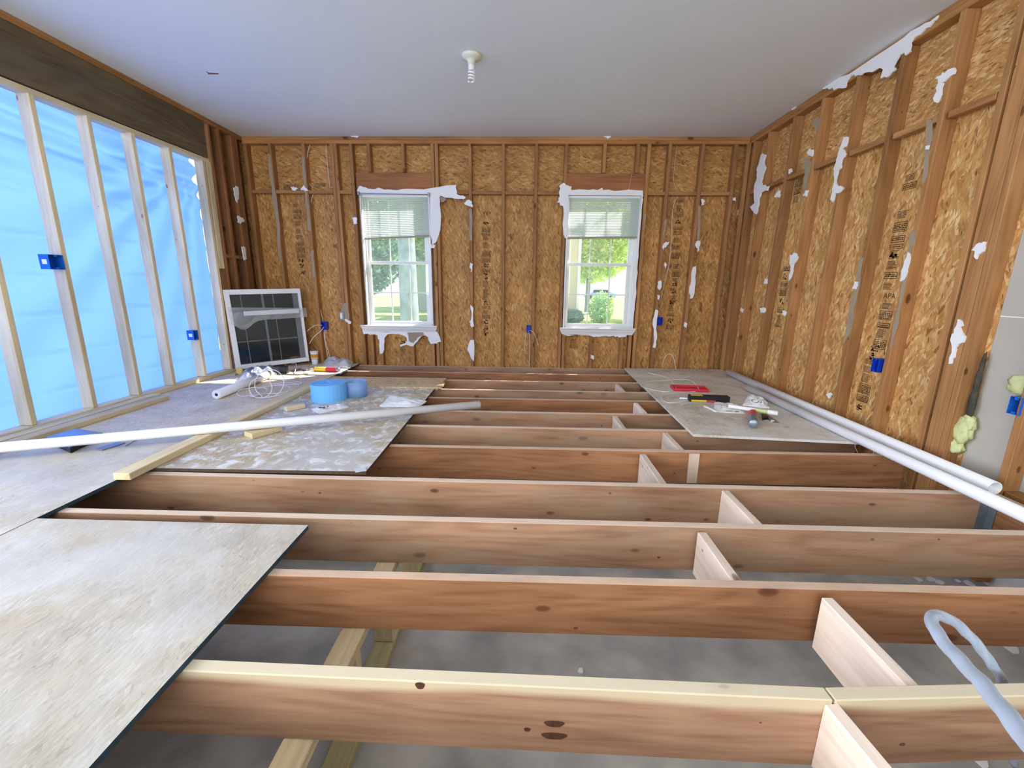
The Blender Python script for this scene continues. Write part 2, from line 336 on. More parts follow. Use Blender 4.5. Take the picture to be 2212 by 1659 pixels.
def lathe(name, prof, mt, parent=None, mw=None, seg=28, smooth=True):
    bm = bmesh.new(); rings = []
    for r, z in prof:
        rings.append([bm.verts.new((r*math.cos(2*PI*s/seg), r*math.sin(2*PI*s/seg), z)) for s in range(seg)] if r > 1e-6 else [bm.verts.new((0, 0, z))])
    for a, b in zip(rings, rings[1:]):
        if len(a) == 1 and len(b) == 1: continue
        for s in range(seg):
            t = (s+1) % seg
            if len(a) == 1: bm.faces.new((a[0], b[s], b[t]))
            elif len(b) == 1: bm.faces.new((a[s], a[t], b[0]))
            else: bm.faces.new((a[s], a[t], b[t], b[s]))
    return fin(bm, name, mt, parent, mw, 0, smooth)
def slab_poly(name, P, nrm, th, mt, parent=None, curl=0):
    """extruded irregular polygon; P world points on a plane, nrm towards the room"""
    c = sum(P, Vector())/len(P); nrm = Vector(nrm); bm = bmesh.new()
    tess = tessellate_polygon([P])
    a = [bm.verts.new(p-c) for p in P]; b = [bm.verts.new(p-c+nrm*(th+curl*abs(math.sin(i*2.1)))) for i, p in enumerate(P)]
    n = len(P)
    for t in tess: bm.faces.new([a[i] for i in t]); bm.faces.new([b[i] for i in t])
    for i in range(n): bm.faces.new((a[i], a[(i+1) % n], b[(i+1) % n], b[i]))
    return fin(bm, name, mt, parent, Matrix.Translation(c))
def rag(P, k=2, amp=.006, seed=1):
    r = random.Random(seed); out = []
    for i, p in enumerate(P):
        q = P[(i+1) % len(P)]; d = q-p; out.append(p)
        for j in range(1, k+1):
            t = j/(k+1); s = p.lerp(q, t); a = min(amp, d.length*.18)
            out.append(s+Vector((r.uniform(-a, a), r.uniform(-a, a), r.uniform(-a, a))))
    return out
PL = {'B': (1, D, (0, -1, 0)), 'R': (0, XR, (-1, 0, 0)), 'L': (0, XL, (1, 0, 0)), 'C': (2, ZC, (0, 0, -1))}
def flat(P, ax, val):
    for p in P: p[ax] = val
    return P
NS = [0]
def scrap(pl, px, label, mt=None, th=.011, name='drywall_scrap', off=0, cat='drywall scrap', k=2, parent=None):
    ax, val, n = PL[pl]; NS[0] += 1
    v2 = val + off*Vector(n)[ax]
    P = flat(rag([on(ax, v2, *p) for p in px], k, .011, NS[0]), ax, v2)
    o = slab_poly(name, P, n, th, mt or DRYW, parent)
    if label: tag(o, label, cat)
    return o
# ================================================================ SETTING
struct(cbox('floor', (-3.6, -3.2, ZF-.12), (2.75, D+.1, ZF), CONC, bev=0), 'grey concrete slab under the joists', 'floor')
struct(cbox('ceiling', (-3.5, -3.2, ZC), (2.75, D+.2, ZC+.15), CEIL, bev=0), 'plain white painted drywall ceiling', 'ceiling')
W1 = (-1.965, -1.135, .50, 2.055); W2 = (.478, 1.345, .50, 2.055)
bm = bmesh.new(); y0, y1 = D+.089, D+.101
xs = [(-3.42, W1[0]), (W1[1], W2[0]), (W2[1], 2.62)]
for a, b in xs: bm_box(bm, (a, y0, ZF), (b, y1, 2.064), 0)
for w_ in (W1, W2):
    bm_box(bm, (w_[0], y0, ZF), (w_[1], y1, w_[2]), 0); bm_box(bm, (w_[0], y0, w_[3]), (w_[1], y1, 2.064), 0)
bm_box(bm, (-3.42, y0, 2.067), (2.62, y1, ZC), 1)
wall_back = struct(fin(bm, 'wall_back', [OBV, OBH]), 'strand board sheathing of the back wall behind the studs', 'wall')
bm = bmesh.new()
for a, b in xs: bm_box(bm, (a-.1, y1, -1), (b+.1*(b > 2), y1+.03, ZC+.1), 0)
for w_ in (W1, W2): bm_box(bm, (w_[0], y1, -1), (w_[1], y1+.03, w_[2]-.02), 0); bm_box(bm, (w_[0], y1, w_[3]+.02), (w_[1], y1+.03, ZC+.1), 0)
struct(fin(bm, 'trim_1', WHITE), 'siding on the outside of the back wall')
bm = bmesh.new(); YE = 2.42
bm_box(bm, (2.589, YE, ZF), (2.601, D+.1, 2.064), 0); bm_box(bm, (2.589, YE, 2.067), (2.601, D+.1, ZC), 1)
bm_box(bm, (2.601, -3.2, -1), (2.63, D+.1, ZC+.1), 2)
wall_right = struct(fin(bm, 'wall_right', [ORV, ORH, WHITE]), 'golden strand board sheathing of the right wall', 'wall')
bm = bmesh.new(); bm_box(bm, (2.588, -3.2, -.1), (2.6, YE-.002, .872), 0); bm_box(bm, (2.588, -3.2, .878), (2.6, YE-.002, ZC), 0); bm_box(bm, (2.5885, -3.2, .872), (2.6, YE-.002, .878), 1)
struct(fin(bm, 'wall_partition', [BACKB, DRYW]), 'grey paper back of drywall right of the corner post', 'wall')
bm = bmesh.new(); bm_box(bm, (-3.401, 4.79, ZF), (-3.389, D+.1, ZC), 0)
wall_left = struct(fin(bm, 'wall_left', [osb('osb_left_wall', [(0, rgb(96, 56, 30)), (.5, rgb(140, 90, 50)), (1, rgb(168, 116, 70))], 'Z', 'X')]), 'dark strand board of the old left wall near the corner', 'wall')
bm = bmesh.new(); bm_box(bm, (-3.52, -3.2, ZF-.1), (-3.405, D+.1, -.002)); bm_box(bm, (-3.405, -3.2, ZF), (2.58, -3.08, -.002))
struct(fin(bm, 'wall_foundation', CONC), 'concrete foundation wall under the left side', 'wall')
# ---------------------------------------------------------------- studs: back wall
ORD = ['first', 'second', 'third', 'fourth', 'fifth', 'sixth', 'seventh', 'eighth', 'ninth', 'tenth', 'eleventh', 'twelfth']
ZT, ZB = 2.584, ZF+.04
def stud_b(x, z0, z1, label, wd=.038, mt=OLD, lean=0, grp='studs of the back wall'):
    o = board('wall_stud', (x, D+.0445, z0), (x+lean, D+.0445, z1), (0, -1, 0), wd, .089, mt); return tag(o, label, 'stud', grp)
full = [(-3.275, 'corner stud at the far left end of the back wall'), (-2.985, 'back wall stud next to the left corner, with a grey paper strip'), (-2.592, 'back wall stud with a white cable running down beside it'),
        (-2.258, 'left of two back wall studs nailed together left of the left window'), (-2.217, 'right of two back wall studs nailed together left of the left window'), (-2.035, 'king stud at the left side of the left window'),
        (-1.088, 'inner king stud at the right side of the left window'), (-1.043, 'outer king stud at the right side of the left window'), (-.655, 'first full stud right of the left window, edged with torn drywall paper'), (-.27, 'middle full stud between the two windows'),
        (.11, 'full stud between the windows carrying the small blue box'), (.449, 'king stud at the left side of the right window'), (1.384, 'king stud at the right side of the right window'),
        (1.62, 'first full stud right of the right window, lumpy with white drywall'), (1.99, 'second full stud right of the right window'), (2.36, 'last back wall stud beside the right corner')]
for x, l in full: stud_b(x, ZB, ZT, l)
for x, l in [(-1.984, 'jack stud touching the left jamb of the left window'), (-1.128+.0, 'jack stud touching the right jamb of the left window'), (.4875-.0, 'thin jack stud touching the left jamb of the right window'), (1.3455, 'jack stud touching the right jamb of the right window')]:
    pass
for x, l in [(-1.830, 'left cripple stud above the header of the left window'), (-1.43, 'middle cripple stud above the header of the left window'), (.885, 'middle cripple stud above the header of the right window'), (1.26, 'right cripple stud above the header of the right window')]:
    stud_b(x, 2.282, ZT, l)
for x, l in [(-1.93, 'left end cripple stud below the left window'), (-1.813, 'second cripple stud below the left window, under hanging drywall'), (-1.412, 'third cripple stud below the left window'), (-1.15, 'right end cripple stud below the left window'),
             (.497, 'left end cripple stud below the right window'), (.845, 'middle cripple stud below the right window, with a white scrap'), (1.222, 'right cripple stud below the right window'), (1.325, 'wide end cripple below the right window')]:
    stud_b(x, ZB, .424, l)
for w_, s in ((W1, 'left'), (W2, 'right')):
    tag(board('window_header', (w_[0]-.03 if s == 'left' else w_[0]-.01, D+.0445, 2.168), (w_[1]+.028 if s == 'left' else w_[1]+.018, D+.0445, 2.168), (0, 0, 1), .088, .218, HDR), f'broad reddish wooden header board above the {s} window', 'header')
for z, l in ((2.603, 'lower top plate running along the top of the back wall'), (2.641, 'upper top plate directly under the ceiling on the back wall')):
    tag(board('top_plate', (-3.3, D+.0445, z), (2.5, D+.0445, z), (0, 0, 1), .089, .0375, OLDP), l, 'plate')
tag(board('sole_plate', (-3.3, D+.0445, ZF+.02), (2.5, D+.0445, ZF+.02), (0, 0, 1), .089, .038, OLDP), 'bottom plate of the back wall down on the slab', 'plate')
bl = [(-3.253, -3.006), (-2.964, -2.613), (-2.571, -2.279), (-2.196, -2.056), (-1.022, -.676), (-.634, -.291), (-.249, .089), (.131, .428), (1.405, 1.6), (1.641, 1.969), (2.011, 2.339)]
for i, (a, b) in enumerate(bl):
    tag(board('blocking', (a, D+.022, 2.066), (b, D+.022, 2.066), (0, 0, 1), .04, .038, OLD),
        'short horizontal block between back wall studs, ' + ['in the left corner bay', 'second bay from the left corner', 'bay of the two thin cables', 'narrow bay left of the left window', 'bay right of the left window', 'second bay right of the left window', 'middle bay between the windows', 'bay left of the right window', 'narrow bay right of the right window', 'bay with the long hanging cable', 'bay beside the right corner'][i], 'blocking', 'blocking of the back wall')
# ---------------------------------------------------------------- studs: right wall
def stud_r(yn, yt, label, z0=ZF+.04, z1=ZT, wd=.038, dp=.089, mt=OLD):
    o = board('wall_stud', (XR+dp/2, yn+wd/2, z0), (XR+dp/2, yt+wd/2, z1), (-1, 0, 0), wd, dp, mt); return tag(o, label, 'stud', 'studs of the right wall')
RS = [(5.05, 4.93), (4.615, 4.51), (4.195, 4.115), (3.778, 3.722), (3.365, 3.32), (2.975, 2.93)]
for i, (a, b) in enumerate(RS): stud_r(a-.01, b, f'{ORD[i]} right wall stud counted from the far corner' + (', streaked with torn white drywall' if i in (0, 3) else ''))
tag(board('wall_stud', (XR-.02, D-.019-.001, ZB), (XR-.02, D-.02, ZT), (-1, 0, 0), .036, .04, OLD), 'narrow stud filling the far right corner', 'stud')
tag(board('wall_stud', (XR+.045, 5.31, ZB), (XR+.045, 5.25, ZT), (-1, 0, 0), .036, .088, OLD), 'right wall stud pressed against the far corner', 'stud')
for ya, yb, wd, l in [(2.586, 2.596, .037, 'far board of the nailed post group on the right wall'), (2.482, 2.496, .084, 'wide middle board of the nailed post group on the right wall'), (2.444, 2.458, .036, 'near edge board of the post group beside the grey drywall')]:
    stud_r(ya, yb, l, wd=wd)
stud_r(2.105, 2.115, 'lone stud at the right edge of the photo in front of grey drywall', dp=.08)
for z, l in ((2.603, 'lower top plate of the right wall'), (2.641, 'upper top plate of the right wall under the ceiling')):
    tag(board('top_plate', (XR+.0445, -3, z), (XR+.0445, D, z), (0, 0, 1), .088, .0375, OLDP), l, 'plate')
tag(board('sole_plate', (XR+.0445, 2.43, ZF+.02), (XR+.0445, D, ZF+.02), (0, 0, 1), .088, .038, OLDP), 'bottom plate of the right wall on the slab', 'plate')
tag(board('sole_plate', (XR+.04, .6, -.02), (XR+.04, 2.095, -.02), (0, 0, 1), .088, .038, OLDP), 'dusty bottom plate at the foot of the grey drywall', 'plate')
ys = [(5.24, 4.985), (4.93, 4.575), (4.525, 4.16), (4.115, 3.745), (3.70, 3.342), (3.297, 2.952), (2.905, 2.64)]
for i, (a, b) in enumerate(ys):
    tag(board('blocking', (XR+.024, a, 2.052-.004*i), (XR+.024, b, 2.052-.004*i-.002), (0, 0, 1), .046, .038, OLD), f'short horizontal block on the right wall in the {ORD[i]} bay from the far corner', 'blocking', 'blocking of the right wall')
# ---------------------------------------------------------------- left wall: header, new partition
tag(board('header_beam', (XL-.045, -3, 2.432), (XL-.045, 4.735, 2.44), (0, 0, 1), .09, .345, LVL), 'long dark weathered beam above the plastic-covered framing', 'beam')
tag(board('top_plate', (XL-.045, -3, 2.633), (XL-.045, 4.735, 2.636), (0, 0, 1), .095, .045, OLDP), 'reddish wooden strip between dark beam and ceiling', 'plate')
tag(board('top_plate', (XL-.0445, -3, 2.22), (XL-.0445, 4.74, 2.241), (0, 0, 1), .089, .038, NEW), 'pale new top plate under the dark beam', 'plate')
tag(board('sole_plate', (XL-.0445, 1.9, TP+.02), (XL-.0445, 3.37, TP+.02), (0, 0, 1), .089, .038, NEW), 'pale new bottom plate of the left partition, near length', 'plate')
tag(board('sole_plate', (XL-.0445, 3.374, TP+.02), (XL-.0445, 4.74, TP+.02), (0, 0, 1), .089, .038, NEW), 'pale new bottom plate of the left partition, far length', 'plate')
LS = [(2.672, 2.72), (3.093, 3.113), (3.49, 3.496), (3.857, 3.868), (4.262, 4.253), (4.66, 4.676)]
LL = ['pale new stud at the left edge of the photo', 'pale new stud carrying the large blue box', 'pale new stud with dark knots, next past the blue box stud', 'pale yellowish new stud, fourth along the plastic', 'pale new stud carrying the low small blue box', 'pale new end stud of the plastic-covered partition']
for (a, b), l in zip(LS, LL): tag(board('partition_stud', (XL-.0445, a-.019, TP+.041), (XL-.0445, b-.019, 2.21+.004*b), (1, 0, 0), .038, .089, NEW, warp=0), l, 'stud', 'new studs of the left partition')
for i in range(1):
    y = 2.27-.405*i
    if y > -.4: tag(board('partition_stud', (XL-.0445, y-.019, TP+.041), (XL-.0445, y-.019, 2.202), (1, 0, 0), .038, .089, NEW), 'pale new stud of the partition left of the frame', 'stud', 'studs outside the photo on the left')
for i, (y, z0, l) in enumerate([(4.70, 1.16, 'first short pale filler board beside the end stud'), (4.738, 1.16, 'second short pale filler board beside the end stud')]):
    tag(board('filler_board', (XL-.04, y, z0), (XL-.04, y+.01, 2.235), (1, 0, 0), .036, .08, NEW), l, 'board')
OS = lumber('old_dark_lumber', rgb(170, 122, 82), rgb(126, 82, 50), kn=.5, vary=.15)
tag(board('wall_stud', (XL-.04, 4.72, TP+.041), (XL-.04, 4.72, 1.155), (1, 0, 0), .07, .08, OS), 'brown lower post piece under the pale filler boards', 'stud')
for y, yt, l, wd in [(4.79, 4.795, 'dark old stud right of the pale filler boards', .034), (4.955, 4.945, 'old left wall stud with white drywall crumbs', .038), (5.19, 5.19, 'wide dark corner stud of the left wall', .11)]:
    tag(board('wall_stud', (XL-.0445, y, ZF+.04 if y > 4.9 else TP), (XL-.0445, yt, 2.61), (1, 0, 0), wd, .089, OS), l, 'stud', 'old studs of the left wall')
tag(board('top_plate', (XL-.0445, 4.74, 2.635), (XL-.0445, D, 2.635), (0, 0, 1), .089, .048, OS), 'dark old top plate in the far left corner', 'plate')
for a, b in ((4.81, 4.934), (4.976, 5.133)):
    tag(board('blocking', (XL-.03, a, 1.30), (XL-.03, b, 1.30), (0, 0, 1), .05, .036, OS), 'dark block between old left wall studs, ' + ('left of the crumbly stud' if a < 4.9 else 'right of the crumbly stud'), 'blocking')
# plastic sheet with folds fanning out of its far top corner
bm = bmesh.new(); ny, nz = 150, 120; gv = []
for i in range(ny+1):
    row = []; y = 1.9+2.82*i/ny
    for j in range(nz+1):
        z = TP+.01+(2.255-TP)*j/nz
        dy, dz = 4.75-y, 2.25-z; ang = math.atan2(dz, dy+.001); rr = math.hypot(dy, dz)
        fan = .05*math.sin(ang*26+2.2*noise.noise(Vector((rr*1.3, ang*3, 0))))*math.exp(-ang*.9)*min(1, rr)*math.exp(-rr*.18)
        top = .045*math.sin(z*34+y*2.1+3*noise.noise(Vector((y*.9, z*2.5, 4))))*max(0, (z-1.55)/.7)
        crs = .012*max(0, 1-abs(((z-.08*y*.3+.02*noise.noise(Vector((y*1.2, 0, 1)))) % .28)-.14)/.012)
        nn = .014*noise.noise(Vector((y*1.1, z*4.5, 2)))
        row.append(bm.verts.new((XL-.094+min(.0025, fan+top+nn-.07+crs), y, z)))
    gv.append(row)
for i in range(ny):
    for j in range(nz): bm.faces.new((gv[i][j], gv[i+1][j], gv[i+1][j+1], gv[i][j+1]))
sheet = fin(bm, 'plastic_sheet', POLY, None, None, 0, True)
so = sheet.modifiers.new('t', 'SOLIDIFY'); so.thickness = .0006
tag(sheet, 'glowing translucent blue-white plastic sheeting stretched behind the left studs', 'plastic sheet')
# ================================================================ FLOOR FRAMING
JH = .215
JY = [(.917, .896, .761), (1.285, 1.283, 1.30), (1.672, 1.665, 1.684), (2.073, 2.062, 2.055), (2.541, 2.535, 2.555), (2.951, 2.951, 2.951), (3.34, 3.34, 3.34), (3.756, 3.756, 3.756), (4.084, 4.084, 4.084), (4.51, 4.513, 4.515), (4.92, 4.92, 4.92), (5.296, 5.296, 5.296)]
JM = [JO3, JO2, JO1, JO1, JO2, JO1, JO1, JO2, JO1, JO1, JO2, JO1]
JL = ['nearest floor joist, cream along its top edge with a round knot', 'second floor joist from the camera, reddish with a long dark streak', 'third floor joist from the camera, its left end under the near panel',
      'fourth floor joist from the camera, just before the dusty middle panel', 'fifth floor joist, orange brown, running under the near edge of the dusty panel', 'sixth floor joist from the camera', 'seventh floor joist from the camera',
      'eighth floor joist from the camera', 'ninth floor joist from the camera', 'tenth floor joist from the camera, leaving the tan strips', 'eleventh floor joist, second from the back wall', 'farthest floor joist lying against the back wall']
def joist(a, b, label, mt, sag=0):
    o = board('floor_joist', a, b, (0, 0, 1), .038, JH, mt); return tag(o, label, 'joist', 'floor joists')
XE = 2.396
KNOT = plain('dark_knot', rgb(92, 54, 34), .7, mottle=.4, msc=60)
for i, (a, mid, b) in enumerate(JY):
    if i == 0:
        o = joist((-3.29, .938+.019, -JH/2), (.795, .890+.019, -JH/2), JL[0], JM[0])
        knots = [(908, 1479, .0125, 1), (1197, 1558, .012, 2.2), (1197, 1584, .013, 2.6), (1139, 1571, .008, 1.1)]
        inv = o.matrix_basis.inverted()
        for u, v, r, ex in knots:
            p = on(1, .905, u, v); L_ = inv @ p; L_.y = -.0195; bm = bmesh.new()
            vs = [bm.verts.new((r*ex*math.cos(a)*(1+.15*math.sin(3*a)), 0, r*math.sin(a)*(1+.12*math.cos(2*a)))) for a in [k*PI/8 for k in range(16)]]
            bm.faces.new(vs); fin(bm, 'knot', KNOT, o, o.matrix_basis @ Matrix.Translation(L_))
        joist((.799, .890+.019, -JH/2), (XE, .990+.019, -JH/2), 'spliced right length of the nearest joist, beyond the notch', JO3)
        continue
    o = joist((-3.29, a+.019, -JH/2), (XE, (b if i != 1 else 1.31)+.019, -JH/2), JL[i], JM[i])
    if i == 4:
        p = on(1, b-.004, 1497, 1008); q = board('splice_cleat', (p.x, p.y-.002, -.008), (p.x, p.y-.002, -JH+.004), (0, -1, 0), .068, .008, JO1, o)
for k in range(3):
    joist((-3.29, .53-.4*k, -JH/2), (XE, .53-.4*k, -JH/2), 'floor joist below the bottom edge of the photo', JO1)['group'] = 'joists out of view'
bx = [(0, .792, -.4), (1, 1.045, 0), (2, .777, 0), (3, 1.056, 0), (4, .758, 0), (5, 1.03, 0), (6, .75, 0), (7, 1.02, 0), (9, 1.01, 0)]
BN = ['cut off by the bottom edge of the photo', 'between the first and second joists', 'between the second and third joists', 'between the third and fourth joists', 'between the fourth and fifth joists', 'between the fifth and sixth joists', 'between the sixth and seventh joists', 'between the seventh and eighth joists', 'between the ninth and tenth joists']
for n, (i, x, _) in enumerate(bx):
    y1_ = (JY[i][1] if i else .896)+0
    yb = .57 if i == 0 else (JY[i-1][1]+.038)
    sk = (.0, .0) if n else (-.02, .0)
    tag(board('joist_block', (x+(.03 if n == 0 else .0), yb+.002, -JH/2-.006), (x, y1_-.003, -JH/2-.006), (0, 0, 1), .038, JH-.012, BLK), 'pale pinkish wooden block ' + BN[n], 'blocking', 'blocks between the joists')
tag(board('ledger_board', (2.418, -1, -JH/2), (2.418, 2.11, -JH/2), (0, 0, 1), .038, JH, JO2), 'ledger board at the right wall that carries the nearer joist ends', 'board')
def hanger(y, label):
    e = empty('joist_hanger', (XE, y, -JH), label, 'joist hanger', 'steel joist hangers')
    for s in (-1, 1):
        bm = bmesh.new(); bm_box(bm, (-.05, s*.0205-.0008, 0), (0, s*.0205+.0008, .19)); bm_box(bm, (-.0015, s*.0205 if s > 0 else s*.0205-.035, 0), (.0, s*.0205+.035 if s > 0 else s*.0205, .19)); fin(bm, 'flange', STEEL, e, parent_world(e))
    bm = bmesh.new(); bm_box(bm, (-.05, -.021, -.0016), (0, .021, 0)); fin(bm, 'seat', STEEL, e, parent_world(e))
    return e
for i, l in ((1, 'second'), (2, 'third'), (3, 'fourth')): hanger(JY[i][2]+.019+(.01 if i == 1 else 0), f'grey steel hanger at the right end of the {l} joist')
# pony wall under the joists
pw = -JH-.001
tag(board('pony_wall_top_plate', (-.605, -1, pw-.0195), (-.605, D, pw-.0195), (0, 0, 1), .085, .038, NEW), 'pale long plate directly under the joists', 'plate')
tag(board('pony_wall_sole_plate', (-.605, -1, ZF+.02), (-.605, D, ZF+.02), (0, 0, 1), .089, .038, PT), 'greenish treated plate on the slab below the joists', 'plate')
PWL = ['under the nearest joist', 'under the second joist', 'under the third joist', 'under the fourth joist']
for k, y in enumerate((.80, 1.23, 1.60, 2.02, 2.45, 2.9)):
    tag(board('pony_wall_stud', (-.605, y, ZF+.04), (-.605, y, pw-.04), (0, 1, 0), .085, .036, NEW), 'short upright of the low wall ' + (PWL[k] if k < 4 else 'hidden below the dusty panel' if k == 4 else 'farther below the dusty panel'), 'stud', 'uprights of the low wall')
# ================================================================ DECK PANELS
OD4 = osb('subfloor_osb_far_lit', [(0, rgb(196, 180, 156)), (.1, rgb(216, 202, 180)), (.85, rgb(226, 213, 192)), (1, rgb(236, 224, 206))], 'Y', 'Z', .42, 1.6, None, False)  # deck board colour lightened to stand in for missing light at the far end
DKE = plain('panel_edge_dark', rgb(84, 66, 50), .8, mottle=.3, msc=30)
def panel(name, x0, x1, y0, y1, z, mt, label, edge=True, skew=0, th=.018):
    c = Vector(((x0+x1)/2, (y0+y1)/2, z+th/2)); bm = bmesh.new()
    bm_box(bm, (x0-c.x, y0-c.y, -th/2), (x1-c.x, y1-c.y, th/2)); bmesh.ops.recalc_face_normals(bm, faces=bm.faces)
    for f in bm.faces: f.material_index = 1 if abs(f.normal.z) < .5 else 0
    o = fin(bm, name, [mt, DKE if edge == 2 else EDGE if edge else OD3], None, Matrix.Translation(c) @ Matrix.Rotation(skew, 4, 'Z')); return tag(o, label, 'floor panel')
panel('subfloor_panel', -2.073, -.895, -.9, 1.588, .001, OD, 'large pale strand board panel filling the near left of the floor', skew=.0)
panel('subfloor_panel', -3.39, -2.078, -3, 2.62, .001, OD, 'long pale strand board deck along the plastic wall, near sheet')
panel('subfloor_panel', -3.39, -2.098, 2.625, 5.32, .001, OD4, 'long pale strand board deck along the plastic wall, far sheet')
panel('subfloor_panel', -2.062, -.857, 2.115, 4.03, .001, OD2, 'dusty grey stained panel under the blue foam roll', 2, skew=.012)
panel('subfloor_panel', -2.09, -.84, 4.05, 4.53, .001, OD3, 'narrow tan sheet beyond the dusty panel', False)
panel('plywood_strip', -2.05, -.80, 4.03, 4.24, .02, OD3, 'narrow tan strip lying on top, its right end sticking out', False, th=.014)
def quad_panel(name, px, z, mt, label, th=.018):
    P = [on(2, z+th, *p) for p in px]
    for p in P: p.z = z+th
    o = slab_poly(name, P, (0, 0, -1), th, mt); return tag(o, label, 'floor panel')
P = [Vector((1.262, 5.29, 0)), Vector((2.47, 5.29, 0)), Vector((2.48, 2.72, 0)), Vector((1.185, 2.835, 0))]
for p in P: p.z = .019
tag(slab_poly('subfloor_panel', P, (0, 0, -1), .017, ODR), 'grey strand board panel in the far right corner holding tools', 'floor panel')
# ================================================================ WINDOWS
def wbox(par, name, parts, mt, bev=.002):
    c = parent_world(par); bm = bmesh.new(); inv = c.inverted().to_translation()
    for mn, mx in parts: bm_box(bm, Vector(mn)+inv, Vector(mx)+inv)
    return fin(bm, name, mt, par, c.copy(), bev)
def window(n, w_, label):
    x0, x1, z0, z1 = w_
    e = bpy.data.objects.new(f'window_{n}', None); COL.objects.link(e); e.matrix_basis = Matrix.Translation((x0, D+.09, z0)); struct(e, label, 'window')
    yo = D+.125
    wbox(e, 'jamb', [((x0, D-.012, z0), (x0+.014, yo, z1)), ((x1-.014, D-.012, z0), (x1, yo, z1)), ((x0+.014, D-.012, z1-.014), (x1-.014, yo, z1))], WHITE, .001)
    a, b, c, d = x0+.014, x1-.014, z0, z1-.014; FW = .018
    wbox(e, 'window_frame', [((a, D+.06, c), (a+FW, yo, d)), ((b-FW, D+.06, c), (b, yo, d)), ((a+FW, D+.06, d-FW), (b-FW, yo, d)), ((a+FW, D+.045, c), (b-FW, yo, c+.03))], WHITE)
    a += FW; b -= FW; c += .03; d -= FW; zm = 1.27
    def sash(nm, za, zb, ya, yb, h, split):
        s = wbox(e, nm, [((a, ya, za), (a+h, yb, zb)), ((b-h, ya, za), (b, yb, zb)), ((a+h, ya, za), (b-h, yb, za+h)), ((a+h, ya, zb-h), (b-h, yb, zb))], WHITE)
        ww = (b-a-2*h); g = []
        ym = (ya+yb)/2
        for k in (1, 2): g.append(((a+h+ww*k/3-.007, ym-.003, za+h), (a+h+ww*k/3+.007, ym+.003, zb-h)))
        for q in split: g.append(((a+h, ym-.0028, q-.007), (b-h, ym+.0028, q+.007)))
        wbox(s, 'muntins', g, WHITE, 0)
        wbox(s, 'pane', [((a+h, ym+.005, za+h), (b-h, ym+.008, zb-h))], GLASS, 0)
    sash('lower_sash', c, zm+.018, D+.066, D+.09, .028, [c+.036+(zm-c-.05)*.5])
    sash('upper_sash', zm-.018, d, D+.095, D+.118, .028, [zm+(d-zm)*.5])
    return e
win1 = window(1, W1, 'left window, white double-hung with a half-lowered blind, ragged drywall beside it')
win2 = window(2, W2, 'right window, white double-hung with a half-lowered blind, straight white sill')
def sill(w_, xl, xr, label):
    e = empty('window_sill', ((xl+xr)/2, D, w_[2]), label, 'window sill'); pm = parent_world(e)
    prof = [(-.044, .012), (-.05, .006), (-.05, -.003), (-.044, -.008), (-.034, -.010), (-.030, -.03), (-.022, -.05), (-.016, -.062), (-.016, -.072), (0, -.072), (0, .012)]
    bm = bmesh.new(); hw = (xr-xl)/2
    A = [bm.verts.new((-hw+(.03*max(0, (-z-.01)/.06)), y, z)) for y, z in prof]; B = [bm.verts.new((hw-(.03*max(0, (-z-.01)/.06)), y, z)) for y, z in prof]
    n = len(prof)
    for i in range(n): bm.faces.new((A[i], A[(i+1) % n], B[(i+1) % n], B[i]))
    bm.faces.new(A); bm.faces.new(B[::-1]); fin(bm, 'moulding', WHITE, e, pm.copy())
    return e
sill(W1, -2.045, -1.085, 'white moulded sill under the left window')
sill(W2, .440, 1.372, 'white moulded sill under the right window')
def blind(w_, zb0, zb1, label, n, gap, tilt):
    x0, x1 = w_[0]+.018, w_[1]-.018; zt = w_[3]-.016; y = D+.026
    e = empty('mini_blind', ((x0+x1)/2, y, zt), label, 'window blind', 'blinds in the two windows'); pm = parent_world(e)
    h = (x1-x0)/2; bm = bmesh.new(); bm_box(bm, (-h, -.013, -.026), (h, .013, 0)); fin(bm, 'headrail', WHITE, e, pm.copy(), .002)
    bm = bmesh.new(); zbl, zbr = zb0-zt, zb1-zt
    for k in range(n):
        f = (k+.7)/(n); zl = -.03+(zbl+.04)*f; zr = -.03+(zbr+.04)*f
        for s in range(4):
            p = []
            for u, xx, zz in ((0, -h+.004, zl), (1, h-.004, zr)):
                for q in (s/4, (s+1)/4):
                    w2 = (q-.5)*.027; p.append(Vector((xx, w2*math.cos(tilt), zz+w2*math.sin(tilt)+.0022*(1-(2*q-1)**2))))
            v = [bm.verts.new(t) for t in (p[0], p[1], p[3], p[2])]; bm.faces.new(v)
    o = fin(bm, 'slats', SLAT, e, pm.copy(), 0, True)
    bm = bmesh.new()
    for k in range(3): bm_box(bm, (-h+.004, -.0125, -.006), (h-.004, .0125, .012))
    bm.free(); bm = bmesh.new(); bm_box(bm, (-h+.003, -.013, -.011), (h-.003, .013, .011))
    bmesh.ops.rotate(bm, cent=(0, 0, 0), matrix=Matrix.Rotation(-math.atan2(zbr-zbl, 2*h), 3, 'Y'), verts=bm.verts)
    bmesh.ops.translate(bm, vec=(0, 0, (zbl+zbr)/2+.01), verts=bm.verts); fin(bm, 'bottom_rail', RAILM, e, pm.copy(), .002)
    for xx in (-h*.58, h*.6):
        f = (xx+h)/(2*h); c = tube('ladder_cord', [(xx, -.0135, -.02), (xx, -.0135, zbl+(zbr-zbl)*f)], .0012, WIRE, None, 5, 0); c.matrix_basis = Matrix.Translation(Vector((xx, -.0135, -.02))); c.parent = e
    return e
blind(W1, 1.535, 1.572, 'white slatted blind in the left window, its bottom rail tilted', 22, .021, .78)
blind(W2, 1.560, 1.572, 'white slatted blind in the right window, hanging level', 24, .021, .78)
e = empty('curtain_rod', on(1, D-.02, 776, 417), 'thin dark curtain rod across the top of the left window', 'curtain rod')
pm = parent_world(e)
